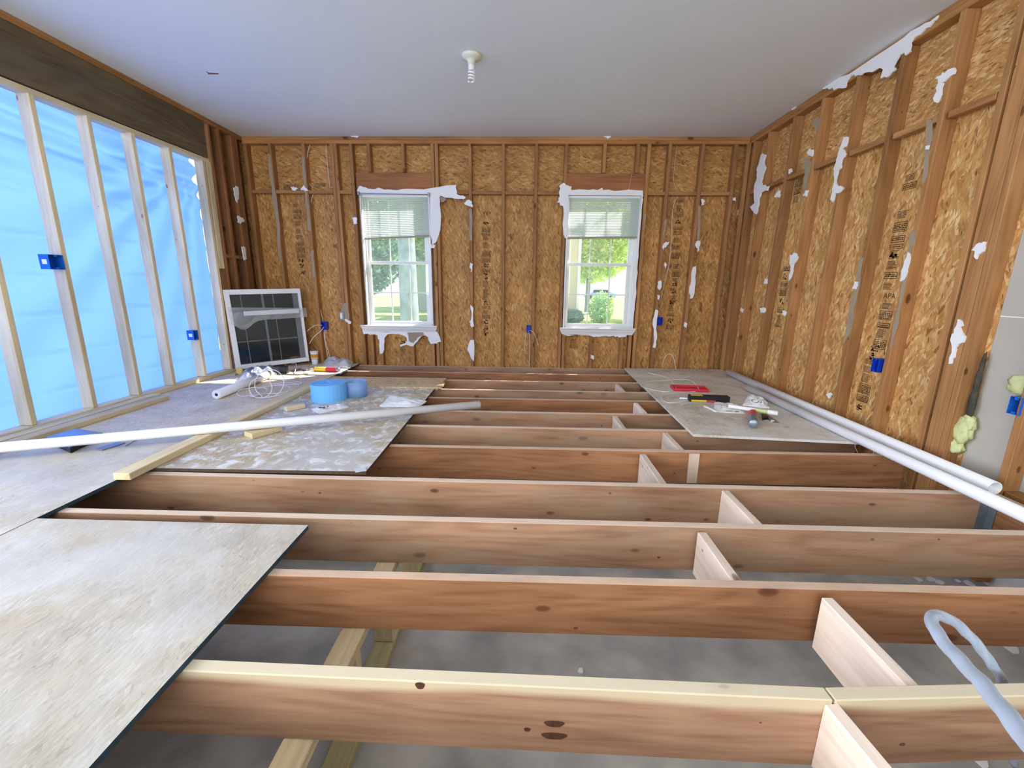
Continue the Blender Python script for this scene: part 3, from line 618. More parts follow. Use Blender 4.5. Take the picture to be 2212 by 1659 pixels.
a, b = on(1, D-.03, 774, 417.5), on(1, D-.03, 926, 420)
o = tube('rod', [a, b], .003, STEEL, None, 8, 0); o.parent = e; o.matrix_basis = pm.inverted() @ Matrix.Translation(a)
for p in (a, b):
    o = cbox('bracket', p+Vector((-.012, -.008, -.02)), p+Vector((.012, .029, .02)), STEEL); o.parent = e; o.matrix_basis = pm.inverted() @ o.matrix_basis
# drywall left around the windows (each torn sheet is one thing)
scrap('B', [(777, 402), (790, 405), (806, 409), (822, 407), (845, 410), (885, 408), (930, 407), (986, 400), (987, 420), (1006, 426), (1003, 431), (985, 430), (952, 423), (950, 440), (953, 465), (952, 488), (944, 520), (934, 532), (930, 500), (929, 421), (860, 419), (781, 417), (772, 414)], 'ragged white drywall strip over and right of the left window', k=2)
scrap('B', [(951, 424), (963, 428), (964, 433), (955, 438)], 'small grey flap of torn drywall paper right of the left window blind', PAPER)
scrap('B', [(783, 707), (802, 716), (868, 716), (930, 716), (944, 716), (953, 738), (944, 742), (931, 743), (925, 728), (915, 724), (905, 733), (897, 742), (893, 748), (878, 744), (866, 749), (864, 745), (875, 742), (880, 735), (873, 725), (850, 721), (838, 722), (831, 730), (830, 744), (828, 762), (821, 764), (820, 735), (816, 724), (800, 723), (786, 722)], 'torn white drywall hanging in tatters below the left window sill', k=1, off=.0)
scrap('B', [(880, 718), (912, 717), (918, 722), (902, 730), (893, 742), (884, 736)], 'grey paper patch amid the tatters below the left window', PAPER, .013)
scrap('B', [(1208, 402), (1219, 395), (1223, 400), (1235, 403), (1234, 411), (1228, 421), (1228, 470), (1227, 510), (1225, 517), (1217, 507), (1217, 470), (1216, 445), (1203, 437), (1209, 425)], 'torn white drywall strip down the left side of the right window')
scrap('B', [(1228, 411), (1262, 410), (1290, 411), (1300, 406), (1302, 411), (1340, 412), (1388, 412), (1389, 425), (1386, 423), (1229, 422)], 'thin white drywall edging along the top of the right window', th=.013)
scrap('B', [(1386, 424), (1389, 430), (1384, 480), (1379, 540), (1377, 590), (1371, 655), (1367, 700), (1362, 700), (1366, 650), (1373, 560), (1380, 470)], 'thin white drywall edging down the right side of the right window', th=.013)
scrap('B', [(1216, 722), (1290, 722), (1340, 722), (1360, 721), (1352, 727), (1337, 729), (1325, 725), (1295, 727), (1283, 728), (1270, 724), (1230, 725)], 'crumbly white drywall edge under the right window sill', k=2)
scrap('B', [(931, 526), (940, 530), (937, 537), (930, 535)], 'tiny white drywall crumb right of the left window, below the ragged strip')
scrap('B', [(761, 471), (771, 470), (772, 484), (765, 484)], 'small white drywall crumb left of the left window blind')
scrap('B', [(1012, 432), (1020, 436), (1021, 448), (1014, 446), (1003, 438)], 'white and grey drywall tuft right of the left window, at blocking height')
scrap('B', [(1016, 568), (1022, 570), (1019, 588), (1016, 580)], 'narrow white drywall sliver on the stud right of the left window, mid height')
scrap('B', [(1016, 658), (1023, 665), (1024, 705), (1019, 707), (1014, 695), (1019, 680)], 'long white drywall sliver on the stud right of the left window, knee height')
scrap('B', [(1016, 735), (1024, 733), (1024, 780), (1019, 776), (1010, 756)], 'lowest flaky white drywall sliver on the stud right of the left window')
scrap('B', [(1436, 524), (1445, 522), (1440, 530), (1433, 540), (1430, 534)], 'curled white drywall bit on the first stud right of the right window, upper')
scrap('B', [(1436, 566), (1440, 572), (1436, 581), (1433, 573)], 'tiny white crumb below the curled bit right of the right window')
scrap('B', [(1421, 609), (1428, 606), (1429, 620), (1424, 627), (1420, 618)], 'white drywall clump right of the right window, chest height')
scrap('B', [(1419, 636), (1425, 638), (1424, 648), (1420, 646)], 'little white crumb under the clump right of the right window')
scrap('B', [(1416, 668), (1422, 672), (1418, 700), (1419, 730), (1415, 752), (1410, 750), (1412, 720), (1410, 690)], 'long thick white drywall strip right of the right window sill')
scrap('B', [(1514, 430), (1521, 433), (1520, 443), (1514, 444)], 'small white drywall ring on the second stud right of the right window')
scrap('B', [(1506, 520), (1512, 521), (1510, 540), (1506, 545), (1501, 528)], 'white drywall bit above the long flaky strip near the right corner')
scrap('B', [(1497, 576), (1503, 574), (1502, 610), (1496, 643), (1490, 646), (1488, 630), (1493, 600)], 'long flaky white drywall strip on the second stud right of the right window')
scrap('B', [(1478, 696), (1484, 698), (1482, 708), (1477, 705)], 'tiny white crumb low on the second stud right of the right window')
scrap('B', [(1582, 427), (1589, 427), (1588, 435), (1582, 434)], 'white crumb on the last back wall stud near the right corner')
scrap('B', [(757, 294), (768, 292), (779, 294), (772, 298), (766, 297)], 'white crumb at the ceiling above the left window')
scrap('B', [(627, 403), (638, 405), (645, 409), (632, 411)], 'left of two white crumbs on the blocking near the left corner')
scrap('B', [(656, 401), (661, 406), (668, 412), (660, 414), (650, 410)], 'right of two white crumbs on the blocking near the left corner')
scrap('B', [(1276, 767), (1283, 768), (1282, 776), (1277, 774)], 'small white scrap on the cripple stud below the right window')
scrap('B', [(1302, 293), (1322, 293), (1312, 301)], 'pointed white flake at the ceiling above the right window')
for px, l in [([(578, 330), (585, 334), (588, 370), (600, 450), (610, 570), (604, 565), (594, 460), (582, 376)], 'grey paper strip on the stud next to the left corner'),
              ([(652, 337), (658, 337), (661, 400), (668, 470), (672, 500), (666, 498), (660, 440), (653, 370)], 'long grey paper strip on the stud beside the cable, upper'),
              ([(672, 540), (678, 541), (681, 600), (675, 598)], 'grey paper strip on the stud beside the cable, lower'),
              ([(1013, 452), (1019, 452), (1020, 520), (1014, 520)], 'grey paper strip right of the left window, shoulder height'),
              ([(1434, 480), (1440, 470), (1438, 500), (1433, 515)], 'grey paper strip right of the right window'),
              ([(1508, 445), (1514, 446), (1510, 520), (1505, 516)], 'grey paper strip on the second stud right of the right window'),
              ([(740, 657), (752, 656), (755, 690), (745, 690), (738, 672)], 'rounded grey paper patch above the bare outlet'),
              ([(1391, 462), (1396, 462), (1393, 496), (1388, 496)], 'grey paper patch on the stud touching the right window')]:
    scrap('B', px, l, PAPER, .002, 'paper_remnant', 0, 'paper remnant')
# right wall scraps
scrap('R', [(1647, 332), (1656, 334), (1654, 342), (1652, 352), (1656, 362), (1650, 378), (1646, 392), (1649, 400), (1663, 402), (1660, 412), (1646, 417), (1641, 430), (1640, 445), (1635, 463), (1628, 455), (1622, 446), (1632, 438), (1630, 412), (1631, 402), (1637, 384), (1636, 366), (1643, 345)], 'large torn white drywall tatter on the first right wall stud')
scrap('R', [(1825, 295), (1834, 296), (1830, 316), (1822, 322), (1830, 333), (1821, 345), (1820, 358), (1812, 375), (1808, 395), (1825, 406), (1818, 415), (1806, 418), (1800, 437), (1796, 432), (1800, 408), (1805, 382), (1803, 365), (1809, 345), (1818, 318)], 'long torn white drywall tatter on the fourth right wall stud')
scrap('R', [(2040, 156), (2064, 146), (2064, 160), (2038, 178), (2036, 200), (2028, 222), (2021, 218), (2025, 190), (2030, 178), (2023, 170)], 'white drywall flag high on the sixth right wall stud')
scrap('R', [(1709, 551), (1720, 546), (1726, 556), (1716, 572), (1712, 595), (1706, 606), (1710, 575), (1708, 562)], 'white drywall spear on the third right wall stud')
scrap('R', [(1964, 545), (1967, 548), (1962, 580), (1954, 605), (1947, 608), (1955, 575)], 'narrow white drywall spear on the sixth right wall stud')
scrap('R', [(2102, 540), (2120, 524), (2132, 523), (2130, 535), (2112, 560)], 'white triangular drywall chip on the post group')
scrap('R', [(2072, 690), (2079, 692), (2081, 718), (2087, 733), (2072, 745), (2066, 762), (2058, 786), (2053, 786), (2060, 748), (2060, 722), (2069, 705)], 'large white drywall spear low on the post group')
for px, l in [([(1751, 320), (1758, 323), (1756, 338), (1749, 336), (1745, 330)], 'round white blob on the third right wall stud above the blocking'), ([(1742, 412), (1748, 411), (1743, 425), (1737, 424)], 'small white chip on the third right wall stud below the blocking'),
              ([(1705, 366), (1711, 364), (1712, 372), (1705, 376)], 'white crumb on the right wall blocking'), ([(1684, 411), (1688, 420), (1684, 427), (1674, 424)], 'white crumb under the blocking beside the second right wall stud'),
              ([(1654, 601), (1659, 603), (1658, 613), (1652, 612)], 'white crumb on the second right wall stud, upper of two'), ([(1643, 666), (1655, 666), (1654, 674), (1645, 676)], 'white blob on the second right wall stud, lower of two'),
              ([(1602, 665), (1608, 668), (1604, 675), (1600, 671)], 'white dot on the first right wall stud near pipe height'), ([(1693, 671), (1700, 673), (1696, 683), (1692, 678)], 'white crumb on the third right wall stud near pipe height'),
              ([(1849, 608), (1856, 609), (1850, 625), (1843, 623)], 'white chip on the fifth right wall stud'), ([(1787, 851), (1796, 848), (1800, 853), (1793, 861)], 'white chip at the foot of the fourth right wall stud'),
              ([(2003, 315), (2010, 314), (2007, 323), (2001, 323)], 'white chip on the sixth right wall stud under the flag'), ([(1706, 228), (1724, 223), (1720, 232), (1712, 238)], 'white crumb at the ceiling over the second right wall stud'),
              ([(1594, 452), (1600, 451), (1598, 465), (1592, 467)], 'white chip beside the far right corner')]:
    scrap('R', px, l, th=.010)
for px, l in [([(2003, 260), (2015, 262), (2005, 370), (1992, 400), (1997, 330)], 'grey paper strip on the sixth right wall stud'), ([(1967, 500), (1977, 500), (1966, 560), (1958, 590), (1948, 650), (1935, 720), (1922, 755), (1930, 700), (1944, 640), (1958, 560)], 'long grey paper strip low on the sixth right wall stud'),
              ([(1856, 560), (1866, 556), (1852, 640), (1836, 720), (1822, 745), (1832, 690), (1845, 630)], 'long grey paper strip on the fifth right wall stud'), ([(1757, 258), (1774, 256), (1770, 275), (1764, 285), (1757, 275)], 'grey paper tuft high on the third right wall stud'),
              ([(1737, 340), (1753, 350), (1742, 410), (1733, 440), (1738, 380)], 'grey paper strip on the third right wall stud by the blocking'), ([(1802, 408), (1826, 406), (1818, 416), (1802, 424)], 'grey drywall flap on the fourth right wall stud')]:
    scrap('R', px, l, PAPER, .002, 'paper_remnant', 0, 'paper remnant')
# left wall crumbs
for px, l in [([(504, 405), (513, 404), (514, 425), (512, 438), (505, 420)], 'upper white crumb on the old left wall stud'), ([(512, 466), (520, 470), (527, 475), (519, 483), (513, 480)], 'middle white crumb on the old left wall stud'), ([(521, 533), (528, 534), (531, 560), (526, 562)], 'lower white sliver on the old left wall stud'), ([(446, 240), (458, 246), (457, 253), (449, 250)], 'white crumb where the dark beam meets the ceiling')]:
    scrap('L', px, l, th=.010)
# torn drywall along the ceiling on the right wall
scrap('R', [(1762, 199), (1775, 192), (1800, 178), (1860, 145), (1940, 92), (1990, 58), (2030, 33), (2024, 44), (2006, 60), (1990, 75), (1970, 92), (1970, 112), (1946, 120), (1933, 143), (1938, 150), (1922, 165), (1906, 170), (1911, 150), (1900, 148), (1868, 158), (1850, 165), (1843, 160), (1832, 175), (1828, 190), (1804, 195), (1790, 190), (1770, 196)], 'long jagged white drywall edge hanging under the ceiling on the right', th=.012, k=2)
# ================================================================ OSB STAMPS (printed ink on the sheathing)
def text(body, size, mw, mt, parent, name='grade_stamp'):
    c = bpy.data.curves.new(name, 'FONT'); c.body = body; c.size = size; c.align_x = 'CENTER'; c.align_y = 'CENTER'; c.resolution_u = 3
    t = bpy.data.objects.new('t', c); COL.objects.link(t); dg = bpy.context.evaluated_depsgraph_get()
    me = bpy.data.meshes.new_from_object(t.evaluated_get(dg)); bpy.data.objects.remove(t); bpy.data.curves.remove(c)
    me.materials.clear(); me.materials.append(mt); o = bpy.data.objects.new(name, me); COL.objects.link(o)
    if parent is not None: o.parent = parent; o.matrix_basis = parent_world(parent).inverted() @ mw
    else: o.matrix_basis = mw
    return o
def stamp(parent, org, ux, uz, n, hgt, wid, seed, dense=1.0):
    """a column of boxed, smudged marks from org downwards; ux across, uz up, n normal"""
    r = random.Random(seed); bm = bmesh.new(); org = Vector(org); ux, uz, n = Vector(ux), Vector(uz), Vector(n)
    def rect(x, z, a, b):
        vs = [bm.verts.new(ux*i+uz*j+n*.0008) for i, j in ((x, z), (x+a, z), (x+a, z+b), (x, z+b))]; bm.faces.new(vs)
    z = 0
    while z > -hgt:
        h = r.uniform(.03, .075); k = r.random()
        if k < .5:
            t = .004
            rect(-wid/2, z-h, t, h); rect(wid/2-t, z-h, t, h); rect(-wid/2, z-t, wid, t); rect(-wid/2, z-h, wid, t)
            q = z-.012
            while q > z-h+.01:
                x = -wid/2+.008
                while x < wid/2-.012: a = r.uniform(.006, .016); rect(x, q-.008, a, r.uniform(.006, .0095)); x += a+r.uniform(.002, .005)
                q -= .012
        elif k < .75:
            q = z
            while q > z-h: rect(-wid*.4, q-.005, wid*r.uniform(.5, .8), .004); q -= .0085
        else:
            for _ in range(14): rect(r.uniform(-wid*.4, wid*.2), z-r.uniform(.005, h), r.uniform(.008, .02), r.uniform(.006, .014))
        z -= h+r.uniform(.008, .03)
    o = fin(bm, 'grade_stamp', INK, parent, Matrix.Translation(org)); return o
YB = D+.0888
for (px, py, hh, sd_) in [(1050, 480, .55, 1), (1050, 590, .75, 2), (640, 440, .8, 3), (1470, 430, .62, 4), (1462, 570, .45, 5), (1452, 650, .35, 8), (870, 735, .13, 6), (1240, 722, .14, 7)]:
    p = on(1, YB, px, py); stamp(wall_back, p, (1, 0, 0), (0, 0, 1), (0, -1, 0), hh, .1, sd_)
for (px, py, hh) in [(596, 398, .05), (625, 398, .05), (690, 395, .05)]:
    p = on(1, YB, px, py); stamp(wall_back, p, (1, 0, 0), (0, 0, 1), (0, -1, 0), hh, .14, int(px))
p = on(1, YB-.001, 1052, 459); text('APA', .062, frame(p, (-1, 0, 0), (0, -1, 0)), INK, wall_back)
p = on(1, YB-.001, 861, 731); text('APA', .05, frame(p, (1, 0, 0), (0, -1, 0)), INK, wall_back)
XO = XR+.0885
for (px, py, hh, sd_) in [(1952, 455, .28, 11), (1935, 540, .24, 12), (1918, 655, .3, 13), (1893, 745, .14, 17), (1880, 775, .38, 14), (1727, 385, .2, 15), (1700, 575, .6, 16), (1970, 375, .1, 18)]:
    p = on(0, XO, px, py); stamp(wall_right, p, (0, -1, 0), (0, 0, 1), (-1, 0, 0), hh, .11, sd_)
p = on(0, XO-.001, 1921, 640); text('APA', .055, frame(p, (0, -1, 0), (-1, 0, 0)), INK, wall_right)
# ================================================================ ELECTRICAL
def open_box(name, loc, rot, sx, sy, d, mt, label, grp=None, side_label=False):
    """open-fronted box; local +Z is the mouth"""
    mw = Matrix.Translation(Vector(loc)) @ rot; e = bpy.data.objects.new(name, None); COL.objects.link(e); e.matrix_basis = mw; e.empty_display_size = .03; tag(e, label, 'electrical box', grp)
    t = .003; bm = bmesh.new()
    bm_box(bm, (-sx/2, -sy/2, -d), (sx/2, sy/2, -d+t)); bm_box(bm, (-sx/2, -sy/2, -d+t), (-sx/2+t, sy/2, 0)); bm_box(bm, (sx/2-t, -sy/2, -d+t), (sx/2, sy/2, 0)); bm_box(bm, (-sx/2+t, -sy/2, -d+t), (sx/2-t, -sy/2+t, 0)); bm_box(bm, (-sx/2+t, sy/2-t, -d+t), (sx/2-t, sy/2, 0))
    fin(bm, 'shell', mt, e, mw.copy())
    bm = bmesh.new()
    for s in (-1, 1): bm_box(bm, (-.008, s*(sy/2-.009)-.005, -.006), (.008, s*(sy/2-.009)+.005, .0015))
    fin(bm, 'screw_tab', mt, e, mw.copy())
    if side_label:
        bm = bmesh.new(); bm_box(bm, (-sx/2-.001, -.016, -.05), (-sx/2, .016, -.016)); fin(bm, 'white_label', DRYW, e, mw.copy())
    return e
RB = Matrix.Rotation(PI/2, 4, 'X')               # mouth towards -y
RRt = frame((0, 0, 0), (0, -1, 0), (-1, 0, 0))     # mouth towards -x
RLt = frame((0, 0, 0), (0, 1, 0), (1, 0, 0))       # mouth towards +x
p1 = Vector((XL+.012, 2.985+.02, 1.135)); open_box('outlet_box', (XL+.006, 3.017, 1.14), RLt, .1, .1, .07, BLUE, 'large blue outlet box on the second pale stud, white sticker on its side', None, True)
open_box('outlet_box', (XL+.006, 4.186, .495), RLt, .06, .095, .07, BLUE, 'small blue outlet box low on the fifth pale stud by the plastic', None, True)
b1 = on(1, D-.006, 699, 704); open_box('outlet_box', b1, RB, .062, .1, .07, DBLUE, 'dark blue outlet box with four loose cables, near the left corner')
b2 = on(1, D-.006, 1142, 711); open_box('outlet_box', b2+Vector((-.0, 0, 0)), RB, .055, .092, .07, DBLUE, 'small dark blue outlet box between the two windows')
b3 = on(1, D-.006, 1426, 694); open_box('outlet_box', b3, RB, .058, .096, .07, DBLUE, 'dark blue outlet box right of the right window beside white drywall lumps')
b4 = on(0, XR-.006, 1896, 790); open_box('outlet_box', (XR-.004, 3.055, .485), RRt, .056, .095, .065, DBLUE, 'bright blue outlet box low on the right wall strand board')
b5 = on(0, XR-.01, 2201, 879); open_box('outlet_box', (XR-.01, b5.y+.02, b5.z), RRt, .056, .09, .065, BLUE, 'blue outlet box at the right edge of the photo')
# metal device at (740,682)
p = on(1, D-.004, 739, 682); e = empty('outlet', p, 'bare white outlet yoke on the doubled studs left of the left window', 'outlet'); pm = parent_world(e)
bm = bmesh.new(); bm_box(bm, (-.028, -.008, -.05), (.028, 0, .05)); fin(bm, 'yoke', STEEL, e, pm.copy(), .001)
bm = bmesh.new(); bm_box(bm, (-.017, -.02, -.034), (.012, -.008, .034)); fin(bm, 'face', WHITE, e, pm.copy(), .002)
scrap('B', [(744, 688), (750, 690), (759, 697), (757, 700), (748, 696)], 'white plastic tab dangling from the bare outlet', WHITE, .004, 'plastic_tab', .003, 'tab')
def cab(pts, label, r=.0035, mt=WIRE, grp=None, sm=6): return tag(tube('cable', pts, r, mt, None, 6, sm), label, 'cable', grp)
Q = lambda px, py, off=.02: on(1, D-off, px, py)
QI = lambda px, py, dd=.05: on(1, D+dd, px, py)
cab([QI(672, 306), QI(664, 335), QI(662, 380), QI(667, 395), QI(677, 406, .046)], 'thin white cable in the upper bay near the left corner, left one')
cab([QI(678, 418), QI(672, 440), QI(676, 520), QI(684, 600), QI(691, 660), QI(698, 694, .03)], 'white cable running down to the dark blue four-cable box')
cab([QI(704, 304), QI(707, 350), QI(713, 406)], 'thin white cable in the upper bay near the left corner, right one')
cab([QI(715, 420), QI(724, 434)], 'short cable stub under the blocking near the left corner')
cab([Q(696, 703, .0), Q(684, 702, .05), Q(672, 708, .06), Q(663, 716, .06)], 'short white cable tail curving left from the four-cable box')
cab([Q(700, 706, .0), Q(692, 716, .05), Q(677, 729, .07), Q(668, 743, .07)], 'thick white cable tail dropping left from the four-cable box', .0045)
cab([Q(701, 712, .0), Q(700, 724, .01), Q(704, 750, .01), Q(709, 775, .01)], 'left brownish cable below the four-cable box', .003)
cab([Q(705, 712, .0), Q(701, 728, .012), Q(707, 750, .012), Q(714, 776, .01)], 'right brownish cable below the four-cable box', .003)
cab([Q(1138, 714, 0), Q(1134, 735, .02), Q(1133, 752, .02), Q(1136, 762, .02)], 'left drooping wire of the small box between the windows', .003)
cab([Q(1141, 714, 0), Q(1144, 730, .012), Q(1144, 760, .012), Q(1143, 792, .012)], 'straight wire down from the small box between the windows', .003)
cab([Q(1144, 713, 0), Q(1152, 718, .04), Q(1158, 730, .05), Q(1163, 746, .05)], 'right curling wire of the small box between the windows', .003)
cab([QI(1463, 310), QI(1455, 385), QI(1462, 412, .04)], 'thin cable above the blocking right of the right window', .002)
cab([QI(1462, 425), QI(1453, 455), QI(1450, 520), QI(1445, 570), QI(1436, 610), QI(1427, 645, .03)], 'long white cable hanging right of the right window', .0035)
cab([QI(1695-262, 800-0, .02), Q(1432, 783, .0), Q(1440, 768, .05), Q(1450, 766, .08), Q(1457, 780, .1), Q(1460, 801, .12)], 'arched white cable loop rising by the corner panel')
cab([QI(1357, 412, -.008), QI(1362, 390, -.008), QI(1365, 376, -.008)], 'thin white nail line on the right window header', .0015)
# ================================================================ THINGS ON THE DECK
zd = TP
G = lambda px, py, h=0: on(2, zd+h, px, py)
def loop(pts, hs): return [G(p[0], p[1], h) for p, h in zip(pts, hs)]
# PVC pipes
def pipe(a, b, r, label, hollow=True, mt=PVC, name='pvc_pipe', grp=None, k=.88):
    return tag(tube(name, [a, b], r, mt, None, 28, 0, True, 0, r*k if hollow else 0), label, 'pipe', grp)
pa, pb = on(2, .0885, 0, 967), on(2, .0885, 1036, 874)
pipe(pa+(pa-pb).normalized()*.35, pb, .030, 'long white plastic pipe lying diagonally across the left panels')
pipe(on(2, .054, 1573, 804), on(2, .054, 2150, 1055), .034, 'thick white plastic pipe along the right wall with an open near end')
pa, pb = on(2, .051, 1614, 837), on(2, .051, 2212, 1113)
pipe(pa, pb+(pb-pa).normalized()*.6, .031, 'thinner white plastic pipe in front, running out at the right edge')
for k, (u, v) in enumerate(((1624, 848), (1826, 921))):
    pass
# 2x4s
tag(board('lumber_piece', (-2.045, 1.955, zd+.0195), (-2.06, 4.27, zd+.0195), (0, 0, 1), .089, .038, NEW), 'long pale board lying flat along the seam between deck and dusty panel', 'board')
tag(board('lumber_piece', (-3.215, 1.2, zd+.0195), (-3.215, 3.53, zd+.0195), (0, 0, 1), .075, .038, NEW), 'pale board lying right beside the partition plate', 'board')
tag(board('lumber_piece', (-3.12, .9, zd+.0195), (-3.105, 3.48, zd+.0195), (0, 0, 1), .086, .038, NEW), 'second pale board on the deck, next to the black case', 'board')
tag(board('lumber_scrap', G(536, 940, .018), G(602, 922, .018), (0, 0, 1), .10, .034, NEW, bev=.002), 'short pale offcut under the diagonal pipe', 'offcut')
tag(board('lumber_scrap', G(616, 884, .018), G(656, 876, .018), (0, 0, 1), .06, .034, NEW), 'small pale wood block left of the blue foam roll', 'offcut')
tag(board('lumber_piece', (-3.16, 4.44, zd+.01), (-3.27, 4.74, zd+.01), (0, 0, 1), .05, .02, NEW), 'thin pale stick by the end stud of the partition', 'board')
# black case under the pipe
ct = [on(2, zd+.037, *q) for q in ((97, 944), (165, 925), (222, 934), (150, 967))]; c0 = sum(ct, Vector())/4; c0.z = zd
e = empty('tool_case', c0, 'flat black case with bluish lid under the diagonal pipe', 'case'); pm = parent_world(e)
def prism(nm, P, z0, z1, mt, k=1.0):
    bm = bmesh.new(); lo = [bm.verts.new(((p.x-c0.x)*k, (p.y-c0.y)*k, z0)) for p in P]; hi = [bm.verts.new(((p.x-c0.x)*k, (p.y-c0.y)*k, z1)) for p in P]
    bm.faces.new(lo); bm.faces.new(hi)
    for i in range(4): bm.faces.new((lo[i], lo[(i+1) % 4], hi[(i+1) % 4], hi[i]))
    return fin(bm, nm, mt, e, pm.copy(), .003)
prism('case_body', ct, 0, .032, DARK); prism('lid', ct, .0322, .037, plain('slate_blue_lid', rgb(104, 130, 166), .25, mottle=.3, msc=8), .985)
tag(board('metal_strip', G(212, 972, .004), G(262, 956, .004), (0, 0, 1), .06, .006, STEEL, bev=.001), 'flat grey metal strip right of the black case', 'metal strip')
tag(tube('nail', [G(270, 964, .004), G(294, 950, .004)], .002, STEEL, None, 6, 0), 'long nail lying beside the metal strip', 'nail')
# foam roll
def roll_foam():
    c = G(711, 862); e = empty('foam_roll', c, 'thick blue foam gasket roll standing on its side on the dusty panel', 'foam roll'); pm = parent_world(e)
    bm = bmesh.new(); n = 150; turns = 5.2; R0, R1 = .03, .146; th = .02; H = .15; rings = []
    for i in range(n+1):
        t = i/n; a = t*turns*2*PI; r = R0+(R1-R0)*t
        rings.append([bm.verts.new((q*math.cos(a), q*math.sin(a), z)) for q, z in ((r-th/2, 0), (r+th/2, 0), (r+th/2, H), (r-th/2, H))])
    for a, b in zip(rings, rings[1:]):
        for j in range(4): bm.faces.new((a[j], a[(j+1) % 4], b[(j+1) % 4], b[j]))
    bm.faces.new(rings[0]); bm.faces.new(rings[-1][::-1])
    fin(bm, 'coil', FOAM, e, pm.copy(), 0, False)
    return e
roll_foam()
e = empty('foam_roll', G(768, 858), 'thin translucent blue foam strip curled up right of the thick roll', 'foam roll'); pm = parent_world(e)
bm = bmesh.new(); vs = []
path = crom([(-.13, .14, 0), (-.02, .16, 0), (.07, .1, 0), (.085, .03, 0), (.05, -.03, 0), (-.03, -.045, 0), (-.06, .0, 0), (-.03, .06, 0), (.03, .05, 0)], 6)
for p in path: vs.append([bm.verts.new((p.x, p.y, z)) for z in (0, .14)])
for a, b in zip(vs, vs[1:]): bm.faces.new((a[0], b[0], b[1], a[1]))
o = fin(bm, 'curl', FOAMT, e, pm.copy(), 0, True); so = o.modifiers.new('t', 'SOLIDIFY'); so.thickness = .003
# crumpled sheets / bags
def crumple(name, px, h, mt, label, cat, seed, base=0, nx=14, ny=10, amp=1.0, ax=None):
    """a crumpled sheet or bag over the quad px on the deck (real thickness h)"""
    P = [G(*p, base) for p in px]; c = sum(P, Vector())/4; bm = bmesh.new(); g = []
    for i in range(nx+1):
        row = []
        for j in range(ny+1):
            u, v = i/nx, j/ny
            p = P[0].lerp(P[1], u).lerp(P[3].lerp(P[2], u), v)
            ed = min(u, 1-u, v, 1-v); k = min(1, ed*5)
            z = h*(.25+.75*k)*(.55+.9*abs(noise.noise(Vector((u*3.1+seed, v*2.7, seed)))))+h*.25*noise.noise(Vector((u*9, v*9, seed+5)))*k
            w2 = Vector((noise.noise(Vector((u*2, v*2, seed+9)))*.02, noise.noise(Vector((u*2, v*2, seed+7)))*.02, 0))
            row.append((bm.verts.new(p-c+w2+Vector((0, 0, max(z*amp, .002)))), bm.verts.new(p-c+w2*.6)))
        g.append(row)
    for i in range(nx):
        for j in range(ny):
            for s, q in ((0, 1), (1, -1)):
                f = [g[i][j][s], g[i+1][j][s], g[i+1][j+1][s], g[i][j+1][s]]; bm.faces.new(f[::q])
    for i in range(nx):
        for j in (0, ny): bm.faces.new((g[i][j][0], g[i+1][j][0], g[i+1][j][1], g[i][j][1]))
    for j in range(ny):
        for i in (0, nx): bm.faces.new((g[i][j][0], g[i][j+1][0], g[i][j+1][1], g[i][j][1]))
    o = fin(bm, name, mt, None, Matrix.Translation(c)); return tag(o, label, cat)
PAPW = plain('white_printed_paper', rgb(246, 246, 248), .5, mottle=.10, msc=30)
o = crumple('paper_bag', [(672, 884), (740, 872), (753, 880), (690, 894)], .022, PAPW, 'flat white printed packet in front of the blue foam roll', 'packet', 3)
def bars_on(parent, px, z, mt=INK2, name='print'):
    bm = bmesh.new(); org = parent_world(parent).to_translation()
    for (u, v, a, b, rz) in px:
        p = G(u, v, z)-org; c, s = math.cos(rz), math.sin(rz)
        q = [bm.verts.new((p.x+c*i*a-s*j*b, p.y+s*i*a+c*j*b, p.z)) for i, j in ((-.5, -.5), (.5, -.5), (.5, .5), (-.5, .5))]; bm.faces.new(q)
    return fin(bm, name, mt, parent, parent_world(parent).copy())
bars_on(o, [(692, 880, .03, .03, .2), (700, 880, .018, .035, .2), (708, 878, .012, .035, .2)], .03)
crumple('plastic_packet', [(820, 878), (905, 880), (922, 868), (845, 855)], .035, PAPW, 'open white crumpled packet behind the diagonal pipe', 'packet', 8)
cab([G(840, 840, .003), G(868, 838, .003), G(890, 841, .004), (G(893, 847, .004)), G(878, 851, .003), G(862, 853, .003)], 'short curled wire between the tan strip and the crumpled packet', .0025)
crumple('plastic_packet', [(630, 868), (665, 866), (672, 876), (652, 880)], .02, CLEARP, 'scrap of clear plastic film beside the small wood block', 'film', 12)
o = slab_poly('tape_scrap', rag([G(765, 1013, .004), G(790, 1010, .004), G(792, 1017, .004), G(768, 1021, .004)], 1, .003, 2), (0, 0, 1), .002, BAGP); tag(o, 'bright plastic scrap on the near corner of the dusty panel', 'scrap')
# white roll of sheeting
a, b = G(467, 853, .041), G(583, 808, .041); e = empty('sheeting_roll', a, 'white roll of sheeting with a dark hollow core on the far deck', 'roll'); pm = parent_world(e)
o = tube('roll_body', [a, b], .040, PVC, None, 28, 0, True, 0, .014); o.parent = e; o.matrix_basis = Matrix.Identity(4)
o = tube('core', [a+(b-a)*.004, b], .0135, DARK, None, 14, 0); o.parent = e; o.matrix_basis = pm.inverted() @ Matrix.Translation(a+(b-a)*.004)
